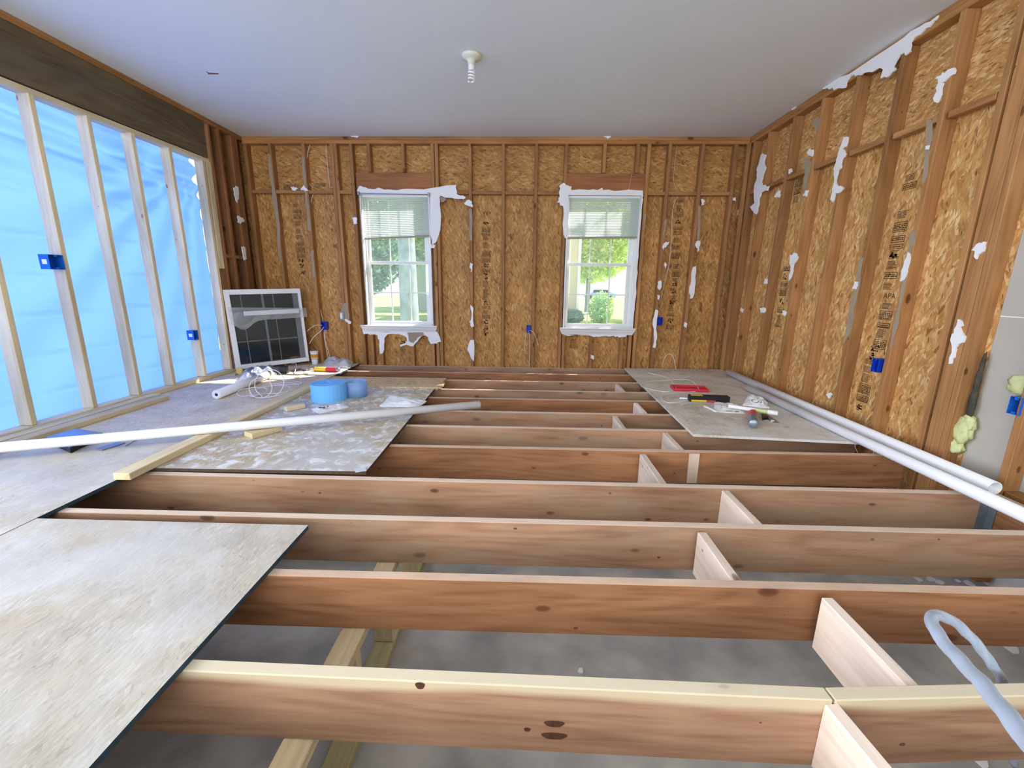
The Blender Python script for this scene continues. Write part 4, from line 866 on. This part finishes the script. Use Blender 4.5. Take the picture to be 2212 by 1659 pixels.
# cable coil near roll: loops standing and lying
CW = plain('pinkish_cable_jacket', rgb(232, 222, 220), .5)
def ring(cu, cv, r, tilt, az, h, ph, n=14):        # one loop of springy cable standing on the deck
    c = G(cu, cv, h); out = []
    for k in range(n):
        a = ph+2*PI*k/n; x, y = r*math.cos(a), r*math.sin(a)
        out.append(c+Vector((x*math.cos(az)-y*math.cos(tilt)*math.sin(az), x*math.sin(az)+y*math.cos(tilt)*math.cos(az), y*math.sin(tilt))))
    return out
cp_ = ring(582, 828, .125, 1.15, .1, .12, -PI/2) + ring(563, 838, .09, 1.3, .3, .088, -PI/2) + ring(585, 845, .16, .12, 0, .03, -PI/2) + ring(545, 846, .12, .1, .4, .025, -PI/2) + ring(600, 838, .18, .06, 0, .02, -PI/2)
cab(cp_, 'tangled coil of thin white cable beside the white roll', .0038, CW)
cab([G(610, 822, .004), G(640, 824, .004), G(652, 828, .004), G(620, 831, .004), G(585, 829, .004)], 'flat loop of white cable right of the coil', .004, CW)
cab([G(636, 807, .004), G(640, 790, .05), G(638, 784, .06), G(632, 786, .06)], 'short white hook-shaped wire on the far deck', .004)
# leaning window unit
wl, wr = Vector((-3.268, 4.665, .045)), Vector((-2.69, 5.205, .062)); hv = Vector((-.01, .03, .86))
e = empty('window_unit', wl, 'uninstalled white window unit leaning in the far left corner', 'window unit'); pm = parent_world(e)
dx = (wr-wl).normalized(); Lw = (wr-wl).length; mwU = frame(wl, dx, hv); Hh = hv.length+.03
def ubox(nm, parts, mt, bev=.002, par=e):
    bm = bmesh.new()
    for mn, mx in parts: bm_box(bm, mn, mx)
    return fin(bm, nm, mt, par, mwU.copy(), bev)
# local x along the bottom, y = away from the room side, z up
fr = ubox('window_frame', [((0, 0, 0), (.055, .09, Hh)), ((Lw-.03, 0, 0), (Lw, .09, Hh)), ((.055, 0, Hh-.055), (Lw-.03, .09, Hh)), ((.055, 0, 0), (Lw-.03, .09, .05))], WHITE, .003)
ubox('pane', [((.055, .045, .05), (Lw-.03, .05, Hh-.055))], DKGL, 0)
ubox('side_screen', [((Lw-.09, .03, .05), (Lw-.03, .044, Hh-.055))], GREYV, .001)
mx_ = (.055+Lw-.09)/2
ubox('centre_mullion', [((mx_-.012, .025, .05), (mx_+.012, .044, Hh-.055))], GREYV, .001)
ubox('grille', [((.16, .036, .05), (.168, .0445, Hh-.055)), ((mx_+.11, .036, .05), (mx_+.118, .0445, Hh-.055)), ((.055, .037, .30), (Lw-.09, .0445, .31)), ((.055, .037, .62), (Lw-.09, .0445, .63))], GREYV, 0)
bm = bmesh.new(); r_ = random.Random(3); g = []
for i in range(19):
    row = []
    for j in range(7):
        u, v = i/18, j/6; z = .62-.02*u+(.16-.05*u)*(v-.5)+(-.1*math.exp(-((u-.15)/.12)**2) if v < .5 else 0)
        row.append(bm.verts.new((.02+u*(Lw+.02), -.004-.012*abs(noise.noise(Vector((u*7, v*3, 1)))), z)))
    g.append(row)
for i in range(18):
    for j in range(6): bm.faces.new((g[i][j], g[i+1][j], g[i+1][j+1], g[i][j+1]))
fin(bm, 'plastic_wrap', CLEARP, e, mwU.copy(), 0, False)
ubox('tape_strip', [((.16, -.018, .60), (Lw-.05, -.016, .65))], BAGP, 0)
tag(cbox('corner_protector', G(521, 808)+Vector((-.03, -.04, 0)), G(521, 808)+Vector((.035, .0, .075)), YEL2, bev=.008), 'yellow foam corner pad at the lower left of the leaning window', 'pad')
Pw = [G(652, 780), G(668, 779), G(668, 779)+Vector((0, 0, .13)), G(662, 779)+Vector((0, 0, .13))]
tag(slab_poly('corner_protector', Pw, (0, .25, 0), .03, MUST), 'mustard cardboard corner wedge beside the paper cup', 'corner guard')
tag(cbox('tape_piece', G(617, 789)+Vector((-.008, -.002, 0)), G(617, 789)+Vector((.012, .004, .06)), YEL, bev=.001), 'yellow tape tab at the foot of the leaning window', 'tape')
# cup
cp = G(681, 787); e = empty('paper_cup', cp, 'white paper cup with an orange band beside the leaning window', 'cup'); pm = parent_world(e)
lathe('cup_body', [(0, .002), (.034, 0), (.036, .03), (.0405, .075), (.0425, .077), (.046, .150), (.0475, .152), (.0475, .157), (.044, .157), (.033, .006), (0, .006)], PAPW, e, pm.copy())
lathe('band', [(.0405, .07), (.0455, .13), (.0465, .131), (.0415, .069)], ORG, e, pm.copy())
lathe('lid', [(.0, .158), (.046, .158), (.049, .166), (.047, .172), (0, .170)], WHITE, e, pm.copy())
# packages at the back of the deck
crumple('plastic_packet', [(696, 793), (757, 796), (764, 782), (702, 779)], .09, BAGP, 'bulky pale plastic package on the far edge of the deck', 'package', 21, nx=20, ny=12)
def tube_thing(name, a, b, r, segs, label, cat, nozzle=True):
    a, b = Vector(a), Vector(b); e = empty(name, a, label, cat); mw = frame(a, b-a, (0, 0, 1)) @ Matrix.Rotation(PI/2, 4, 'Y'); L = (b-a).length
    for nm, t0, t1, m_, k in segs: lathe(nm, [(0, t0*L), (r*k*.96, t0*L), (r*k, t0*L+.002), (r*k, t1*L-.002), (r*k*.96, t1*L), (0, t1*L)], m_, e, mw.copy(), 24)
    if nozzle: lathe('nozzle', [(0, L), (.009, L), (.007, L+.03), (.003, L+.09), (0, L+.091)], WHITE, e, mw.copy(), 12)
    return e
t = tube_thing('caulk_tube', G(681, 797, .026), G(733, 799, .026), .026, [('yellow_sleeve', 0, .47, YEL, 1), ('red_sleeve', .47, .9, RED, 1), ('base_cap', .9, 1, STEEL, 1.04)], 'yellow and red caulk tube on the far edge of the left deck', 'caulk tube', False)
tube_thing('drill_bit', G(654, 800, .012), G(676, 797, .012), .010, [('shank', 0, .3, DARK, 1), ('bit', .3, 1, STEEL, .8)], 'short dark and steel tool tip left of the yellow caulk tube', 'tool', False)
crumple('plastic_bag', [(510, 826), (598, 812), (604, 799), (528, 803)], .10, BAGD, 'smoky crumpled plastic bag in front of the leaning window', 'bag', 31, nx=22, ny=14)
tag(cbox('black_box', G(607, 808)+Vector((-.02, .0, 0)), G(607, 808)+Vector((.06, .06, .085)), DARK, bev=.006), 'small black box behind the end of the white roll', 'box')
tag(board('wood_shim', G(612, 806, .008), G(650, 797, .008), (0, 0, 1), .03, .012, plain('grey_rail', rgb(120, 108, 96), .6, mottle=.3, msc=30), bev=.001), 'narrow grey rail lying behind the cable coil', 'rail')
tag(board('wood_shim', G(640, 816, .004), G(680, 800, .004), (0, 0, 1), .05, .006, OD3, bev=.001), 'thin tan shim in the sunny patch of the deck', 'shim')
# right panel clutter
cab([G(1398, 805, .004), G(1430, 812, .006), G(1450, 822, .008), G(1460, 838, .006), G(1440, 846, .006), G(1400, 840, .005), G(1384, 832, .01), G(1395, 825, .012), G(1430, 822, .015), G(1480, 820, .02), G(1500, 827, .03), G(1512, 845, .005)], 'loose white cable loops on the grey corner panel, upper coil', .0032)
cab([G(1512, 845, .004), G(1470, 848, .006), G(1435, 853, .006), G(1430, 862, .006), G(1445, 870, .006), G(1478, 867, .005), G(1492, 862, .004)], 'white cable tail curving toward the black and yellow box', .0032)
c = G(1488, 842); e = empty('plastic_tray', c, 'shallow red plastic lid lying on the grey corner panel', 'tray', rz=-.12); pm = parent_world(e)
bm = bmesh.new(); hw, hd, hh, t = .165, .085, .03, .012
bm_box(bm, (-hw, -hd, 0), (hw, hd, .006)); bm_box(bm, (-hw, -hd, .006), (-hw+t, hd, hh)); bm_box(bm, (hw-t, -hd, .006), (hw, hd, hh)); bm_box(bm, (-hw+t, -hd, .006), (hw-t, -hd+t, hh)); bm_box(bm, (-hw+t, hd-t, .006), (hw-t, hd, hh))
fin(bm, 'tray_body', RED, e, pm.copy(), .003)
a, b = G(1490, 868, .0), G(1576, 871, .0); e = empty('caulk_box', a, 'black, yellow and red printed carton on the grey corner panel', 'carton'); mw = frame(a, b-a, (0, 0, 1)); L = (b-a).length
def lb(nm, mn, mx, mt, bev=0, par=e, mwx=None): bm = bmesh.new(); bm_box(bm, mn, mx); return fin(bm, nm, mt, par, (mwx or mw).copy(), bev)
lb('carton', (0, 0, 0), (L, .07, .055), INK2, .002)
lb('yellow_label', (.012, -.0008, .004), (L*.42, 0, .02), YEL); lb('yellow_label', (.014, .01, .055), (L*.34, .06, .0558), YEL); lb('red_label', (L*.42, -.0008, .004), (L*.64, 0, .02), RED)
tube_thing('nozzle_piece', G(1468, 860, .010), G(1492, 861, .012), .008, [('spout', 0, 1, WHITE, 1)], 'translucent white spout sticking out left of the printed carton', 'spout', False)
o = crumple('paper_packet', [(1540, 889), (1610, 894), (1602, 878), (1545, 869)], .028, PAPW, 'stack of white papers with black print on the grey corner panel', 'papers', 41)
bars_on(o, [(1575, 888, .05, .012, 0), (1592, 889, .03, .02, .2), (1588, 880, .04, .014, .1)], .034)
tag(board('wood_shim', G(1522, 877, .008), G(1548, 889, .008), (0, 0, 1), .02, .012, WHITE, bev=.002), 'slim white stick left of the white papers', 'stick')
tube_thing('caulk_tube', G(1573, 877, .062), G(1680, 893, .055), .019, [('sleeve', 0, .55, PAPW, .8), ('label', .55, .8, plain('pale_green_label', rgb(206, 214, 150), .5, mottle=.1), .9), ('cap', .8, 1, WHITE, 1)], 'long white tube with a pale green band among the papers', 'caulk tube', False)
tube_thing('foil_tube', G(1628, 916, .034), G(1626, 890, .034), .032, [('foil', 0, 1, STEEL, 1), ('band', .55, .9, RED, 1.01)], 'silver foil can with a red label end facing the camera', 'can', False)
tag(board('putty_knife', G(1640, 886, .03), G(1678, 913, .003), (0, 0, 1), .04, .003, STEEL, bev=.001), 'thin grey putty knife blade beside the foil can', 'putty knife')
tag(cbox('knife_tip', G(1668, 911)+Vector((-.01, -.008, 0)), G(1668, 911)+Vector((.014, .008, .012)), WHITE), 'tiny white end piece by the putty knife', 'tip')
tag(slab_poly('dark_triangle', [G(1646, 908), G(1660, 906), G(1645, 893)], (0, 0, 1), .02, DARK), 'small dark wedge between foil can and knife', 'wedge')
o = crumple('paper_bag', [(1604, 876), (1662, 882), (1654, 866), (1614, 857)], .055, PAPW, 'crumpled white bag with black handwriting against the white pipes', 'bag', 51, nx=16)
p = G(1634, 870, .058); text('Co', .07, frame(p+Vector((0, 0, .012)), (1, .15, 0), (0, -.35, 1)), INK2, o, 'handwriting')
# ================================================================ LIGHT FITTING, CRACK, HOSE, INSULATION
e = empty('lamp_holder', (-.422, 3.59, ZC), 'white porcelain lamp holder with a bare bulb on the ceiling', 'ceiling light'); pm = parent_world(e)
CER = plain('cream_porcelain', rgb(226, 224, 204), .25, mottle=.03)
lathe('base', [(0, 0), (.072, 0), (.074, -.008), (.068, -.02), (.045, -.028), (.032, -.036), (.026, -.06), (.024, -.062), (0, -.062)], CER, e, pm.copy(), 32)
sp = []
lathe('bulb_collar', [(0, -.06), (.020, -.06), (.024, -.066), (.024, -.095), (.02, -.1), (0, -.1)], WHITE, e, pm.copy(), 24)
pts = [Vector((.021*math.cos(a), .021*math.sin(a), -.1-.07*a/(2*PI*3.5))) for a in [2*PI*3.5*i/70 for i in range(71)]]
o = tube('bulb', pts, .0075, WHITE, None, 8, 0); o.parent = e; o.matrix_basis = Matrix.Translation(pts[0])
tag(slab_poly('ceiling_scar', [on(2, ZC-.0001, *q) for q in ((445, 154), (451, 157), (472, 158), (472, 160), (450, 160))], (0, 0, -1), .002, plain('brown_paper_scar', rgb(130, 100, 92), .9)), 'small brown scratch in the ceiling paint', 'scratch')
HOSE = plain('pale_blue_hose', rgb(190, 206, 226), .35, mottle=.12, msc=12)
hp = [at_depth(2330, 1740, .44), at_depth(2212, 1590, .56), at_depth(2120, 1475, .70), at_depth(2050, 1400, .83), at_depth(2015, 1350, .93), at_depth(2022, 1330, 1.0), at_depth(2060, 1343, 1.07), at_depth(2105, 1385, 1.13), at_depth(2140, 1432, 1.18), at_depth(2168, 1480, 1.24), at_depth(2185, 1560, 1.34), at_depth(2190, 1650, 1.42)]
tag(tube('hose', hp, .0120, HOSE, None, 24, 10, True, .13), 'pale blue twisted hose looping up between the near joists, bottom right', 'hose')
INS = plain('yellow_insulation', rgb(222, 226, 164), .95, mottle=.25, msc=14, bump=.6, bsc=60)
def fluff(name, P, r, label, mt=INS, seed=1):
    bm = bmesh.new()
    for i, (p, s) in enumerate(zip(P, r)):
        res = bmesh.ops.create_icosphere(bm, subdivisions=3, radius=1)
        for v in res['verts']:
            n = v.co.normalized(); k = 1+.35*noise.noise(n*2.3+Vector((i*3+seed, 0, 0)))+.16*noise.noise(n*6+Vector((0, i, seed)))
            v.co = Vector(P[i])-Vector(P[0])+Vector((n.x*s[0], n.y*s[1], n.z*s[2]))*k
    return tag(fin(bm, name, mt, None, Matrix.Translation(Vector(P[0])), 0, True), label, 'insulation')
fa = [on(0, 2.555, *q) for q in ((2078, 930), (2066, 962), (2092, 915))]
fluff('insulation_tuft', fa, [(.03, .055, .085), (.025, .04, .05), (.022, .04, .05)], 'pale yellow insulation tuft bulging from behind the corner post')
fb = [on(0, 2.55, *q) for q in ((2100, 870), (2112, 825), (2122, 790))]
fluff('insulation_facing', fb, [(.012, .02, .09), (.012, .015, .08), (.01, .012, .07)], 'dark grey paper-faced insulation strip hanging above the yellow tuft', plain('grey_kraft_facing', rgb(84, 80, 70), .9, mottle=.4, msc=20), 5)
fc = [on(0, 2.55, *q) for q in ((2208, 833), (2195, 838))]
fluff('insulation_tuft', fc, [(.02, .06, .05), (.015, .04, .03)], 'pale insulation scrap poking in at the right edge of the photo', INS, 9)
XLn = on(0, 2.49, 2150, 700)
# thin wires near the corner post foot and slab debris
cab([Vector((2.40, 2.44, .03)), on(2, .0, 1858, 956), on(2, -.08, 1852, 978)], 'left thin wire tail hanging by the joist end at the right wall', .002)
cab([on(2, .0, 1884, 962), on(2, -.05, 1888, 980)], 'right thin wire tail hanging by the joist end at the right wall', .002)
r_ = random.Random(5)
for k, (u, v, s) in enumerate([(1985, 1254, .02), (2010, 1252, .03), (2030, 1258, .02), (2095, 1262, .03), (2070, 1256, .015), (2110, 1640, .03), (2180, 1400, .03), (1255, 1452, .015)]):
    p = on(2, ZF+.001, u, v); P = [p+Vector((s*math.cos(a)*r_.uniform(.5, 1.3), s*math.sin(a)*r_.uniform(.5, 1.3), 0)) for a in [i*1.05 for i in range(6)]]
    tag(slab_poly('drywall_crumb', P, (0, 0, 1), .006, DRYW), 'tiny white crumb of drywall down on the slab between joists', 'crumb', 'white crumbs on the slab')
# ================================================================ OUTSIDE
GZ = -.75
def grass_mat():
    m, ns, ls, bs = mat('sunlit_lawn'); v = coords(ns, ls, (1, 1, 1), False)
    n = noise_(ns, ls, v, .9, 6, .7); r = ramp(ns, [(.3, rgb(96, 128, 52)), (.55, rgb(150, 176, 84)), (.8, rgb(196, 204, 128))]); ls.new(n, r.inputs[0]); ls.new(r.outputs[0], bs.inputs['Base Color']); bs.inputs['Roughness'].default_value = .9; return m
bm = bmesh.new(); gx, gy = 60, 60; g = []
for i in range(gx+1):
    row = []
    for j in range(gy+1):
        x = -45+90*i/gx; y = D+.15+70*j/gy; row.append(bm.verts.new((x, y, GZ+.12*noise.noise(Vector((x*.15, y*.15, 0)))*min(1, j/6)-.0*y)))
    g.append(row)
for i in range(gx):
    for j in range(gy): bm.faces.new((g[i][j], g[i+1][j], g[i+1][j+1], g[i][j+1]))
o = fin(bm, 'ground', grass_mat(), None, None, 0, True); struct(o, 'bright lawn outside the windows', 'lawn')
o.data.polygons.foreach_set('use_smooth', [True]*len(o.data.polygons))
def leaf_mat(name, a, b, c):
    m, ns, ls, bs = mat(name); tc = ns.new('ShaderNodeTexCoord'); n = noise_(ns, ls, tc.outputs['Object'], 1.3, 3); r = ramp(ns, [(.3, a), (.5, b), (.7, c)]); ls.new(n, r.inputs[0]); ls.new(r.outputs[0], bs.inputs['Base Color']); bs.inputs['Roughness'].default_value = .6
    t = ns.new('ShaderNodeBsdfTranslucent'); ls.new(r.outputs[0], t.inputs[0]); mx = ns.new('ShaderNodeMixShader'); mx.inputs[0].default_value = .45; out = ns['Material Output']; ls.new(bs.outputs[0], mx.inputs[1]); ls.new(t.outputs[0], mx.inputs[2]); ls.new(mx.outputs[0], out.inputs[0]); return m
LG = leaf_mat('leaves_green', rgb(130, 170, 96), rgb(168, 204, 124), rgb(206, 230, 150)); LY = leaf_mat('leaves_yellow_green', rgb(170, 196, 90), rgb(206, 224, 110), rgb(240, 238, 140)); LD = leaf_mat('leaves_blue_green', rgb(96, 136, 110), rgb(126, 166, 134), rgb(170, 200, 160))
BARK = plain('grey_bark', rgb(134, 148, 156), .9, mottle=.35, msc=5, bump=.8, bsc=12)
def leaves(name, blobs, n, s, mt, parent, seed):
    r = random.Random(seed); bm = bmesh.new(); org = parent_world(parent).to_translation(); tot = sum(b[3]*b[4]*b[5] for b in blobs)
    for (x, y, z, a, b, c) in blobs:
        for _ in range(int(n*a*b*c/tot)):
            while True:
                q = Vector((r.uniform(-1, 1), r.uniform(-1, 1), r.uniform(-1, 1)))
                if .25 < q.length < 1: break
            p = Vector((x+q.x*a, y+q.y*b, z+q.z*c))-org; u = Vector((r.uniform(-1, 1), r.uniform(-1, 1), r.uniform(-1, 1))).normalized(); v = u.orthogonal().normalized(); k = s*r.uniform(.6, 1.4)
            f = [bm.verts.new(p+u*k*i+v*k*.5*j) for i, j in ((-1, 0), (0, -1), (1, 0), (0, 1))]; bm.faces.new(f)
    return fin(bm, name, mt, parent, parent_world(parent).copy())
def tree(x, y, r, h, blobs, mt, n, s, label, seed, lean=0):
    e = empty('tree', (x, y, GZ), label, 'tree', 'trees in the yard'); pm = parent_world(e)
    o = tube('trunk', [(x, y, GZ-.05), (x+lean*.3, y, GZ+h*.3), (x+lean, y, GZ+h)], r, BARK, None, 18, 6, True, .05, 0, (r*1.15, r*.7)); o.parent = e; o.matrix_basis = Matrix.Translation((0, 0, -.05))
    if blobs: leaves('foliage', blobs, n, s, mt, e, seed)
    return e
tree(-2.80, 10.4, .22, 7, [(-3.3, 11.5, 5.9, 4, 2, 1.6)], LG, 5000, .12, 'big grey tree trunk right outside the left window', 1)
tree(5.2, 11, .3, 6, [(5.2, 10.2, 4.6, 2.6, 2.6, 1.9), (3.6, 9, 4.9, 1.4, 1.6, .9)], LG, 5200, .10, 'added tree out of view beyond the right window, its crown breaking up the sun', 2)  # unseen tree, put in so its crown blocks most of the sun
tree(-7.9, 20, .2, 4, [(-7.9, 20, 3.0, 2.6, 1.8, 2.6)], LD, 9000, .16, 'blue-green tree far left seen through the left window', 3)
tree(-7.2, 26.5, .2, 4, [(-6.9, 26.5, 4.6, 3.2, 1.6, 2.6)], LG, 8000, .17, 'green tree far behind the big trunk', 4)
tree(4.4, 30.5, .18, 4, [(4.4, 30.5, 4.2, 3.2, 1.2, 3.0)], LY, 9000, .17, 'yellow-green tree in the middle of the right window view', 5)
tree(7.6, 24, .18, 4, [(7.6, 24, 3.6, 2.2, 2, 2.9)], LG, 8000, .17, 'green tree at the right of the right window view', 6)
def shrub(x, y, w_, h, mt, label, seed, n=1500, s=.07):
    e = empty('shrub', (x, y, GZ), label, 'shrub', 'shrubs in the yard'); leaves('foliage', [(x, y, GZ+h*.55, w_, w_, h*.5)], n, s, mt, e, seed)
    for k in range(5):
        a = k*1.26; o = tube('stem', [(x, y, GZ), (x+math.cos(a)*w_*.3, y+math.sin(a)*w_*.3, GZ+h*.5)], .015, BARK, None, 6, 0); o.parent = e; o.matrix_basis = Matrix.Identity(4)
shrub(3.35, 19, .55, 1.5, LG, 'vase-shaped green shrub centred in the right window', 11)
shrub(4.2, 15.5, .2, .5, plain('red_leaves', rgb(150, 96, 70), .8, mottle=.4, msc=10), 'small dark reddish plant on the sunny lawn in the right window', 12, 400, .04)
shrub(2.2, 20.2, .6, .7, LD, 'low dark shrub at the foot of the beige house', 13)
shrub(-3.7, 9.6, .45, 1.0, LY, 'sunny yellow grass clump left of the big trunk', 14, 1500, .06)
shrub(-3.2, 18, .8, 1.2, LY, 'yellowish bush right of the big trunk', 15)
HW = plain('beige_siding', rgb(214, 190, 166), .8, mottle=.08)
e = empty('house', (1.0, 21, GZ), 'beige neighbouring house corner in the left of the right window', 'house'); pm = parent_world(e)
bm = bmesh.new(); bm_box(bm, (-3.2, 0, 0), (1.55, 8, 7)); fin(bm, 'wall', HW, e, pm.copy())
for k, (xx, zz) in enumerate(((.35, 1.0), (.35, 3.6))):
    bm = bmesh.new(); bm_box(bm, (xx, -.05, zz), (xx+.55, 0, zz+1.5)); f = fin(bm, 'shutter', plain('blue_shutter%d' % k, rgb(110, 140, 160), .6), e, pm.copy())
bm = bmesh.new(); bm_box(bm, (1.5, -.08, 0), (1.62, .05, 7)); fin(bm, 'corner_trim', WHITE, e, pm.copy())
e = empty('house', (-3.2, 30, GZ), 'pale house wall far behind the trunk in the left window', 'house'); pm = parent_world(e)
bm = bmesh.new(); bm_box(bm, (-5.5, 0, 0), (2.6, 6, 4.2)); fin(bm, 'wall', plain('grey_siding', rgb(176, 190, 186), .8, mottle=.05), e, pm.copy())
bm = bmesh.new(); bm_box(bm, (-5.2, -.05, .3), (-4.6, 0, 2.4)); fin(bm, 'door', plain('blue_door', rgb(90, 130, 190), .5), e, pm.copy())
def car(x, y, col, label):
    e = empty('car', (x, y, GZ), label, 'car', 'cars parked beyond the yard'); pm = parent_world(e)
    prof = [(-2.1, .3), (-2.15, .7), (-1.9, .85), (-1.2, .95), (-.6, 1.4), (.8, 1.42), (1.5, 1.0), (2.1, .9), (2.15, .4), (2.1, .3)]
    bm = bmesh.new(); A = [bm.verts.new((a, -.85, b)) for a, b in prof]; B = [bm.verts.new((a, .85, b)) for a, b in prof]; n = len(prof)
    for i in range(n): bm.faces.new((A[i], A[(i+1) % n], B[(i+1) % n], B[i]))
    bm.faces.new(A); bm.faces.new(B[::-1]); fin(bm, 'body', plain('car_paint_%d' % int(x*10), col, .3), e, pm.copy(), .04)
    bm = bmesh.new(); bm_box(bm, (-.95, -.86, .98), (1.1, -.851, 1.32)); fin(bm, 'side_glass', DARK, e, pm.copy())
    for xx in (-1.35, 1.35): lathe('wheel', [(0, -.1), (.28, -.1), (.32, -.06), (.32, .06), (.28, .1), (0, .1)], DARK, e, pm @ Matrix.Translation((xx, -.78, .32)) @ RB)
car(10.2, 60, rgb(150, 180, 220), 'light blue car far away in the right window view'); car(17.5, 62, rgb(230, 234, 240), 'white car far away at the right of the right window view')
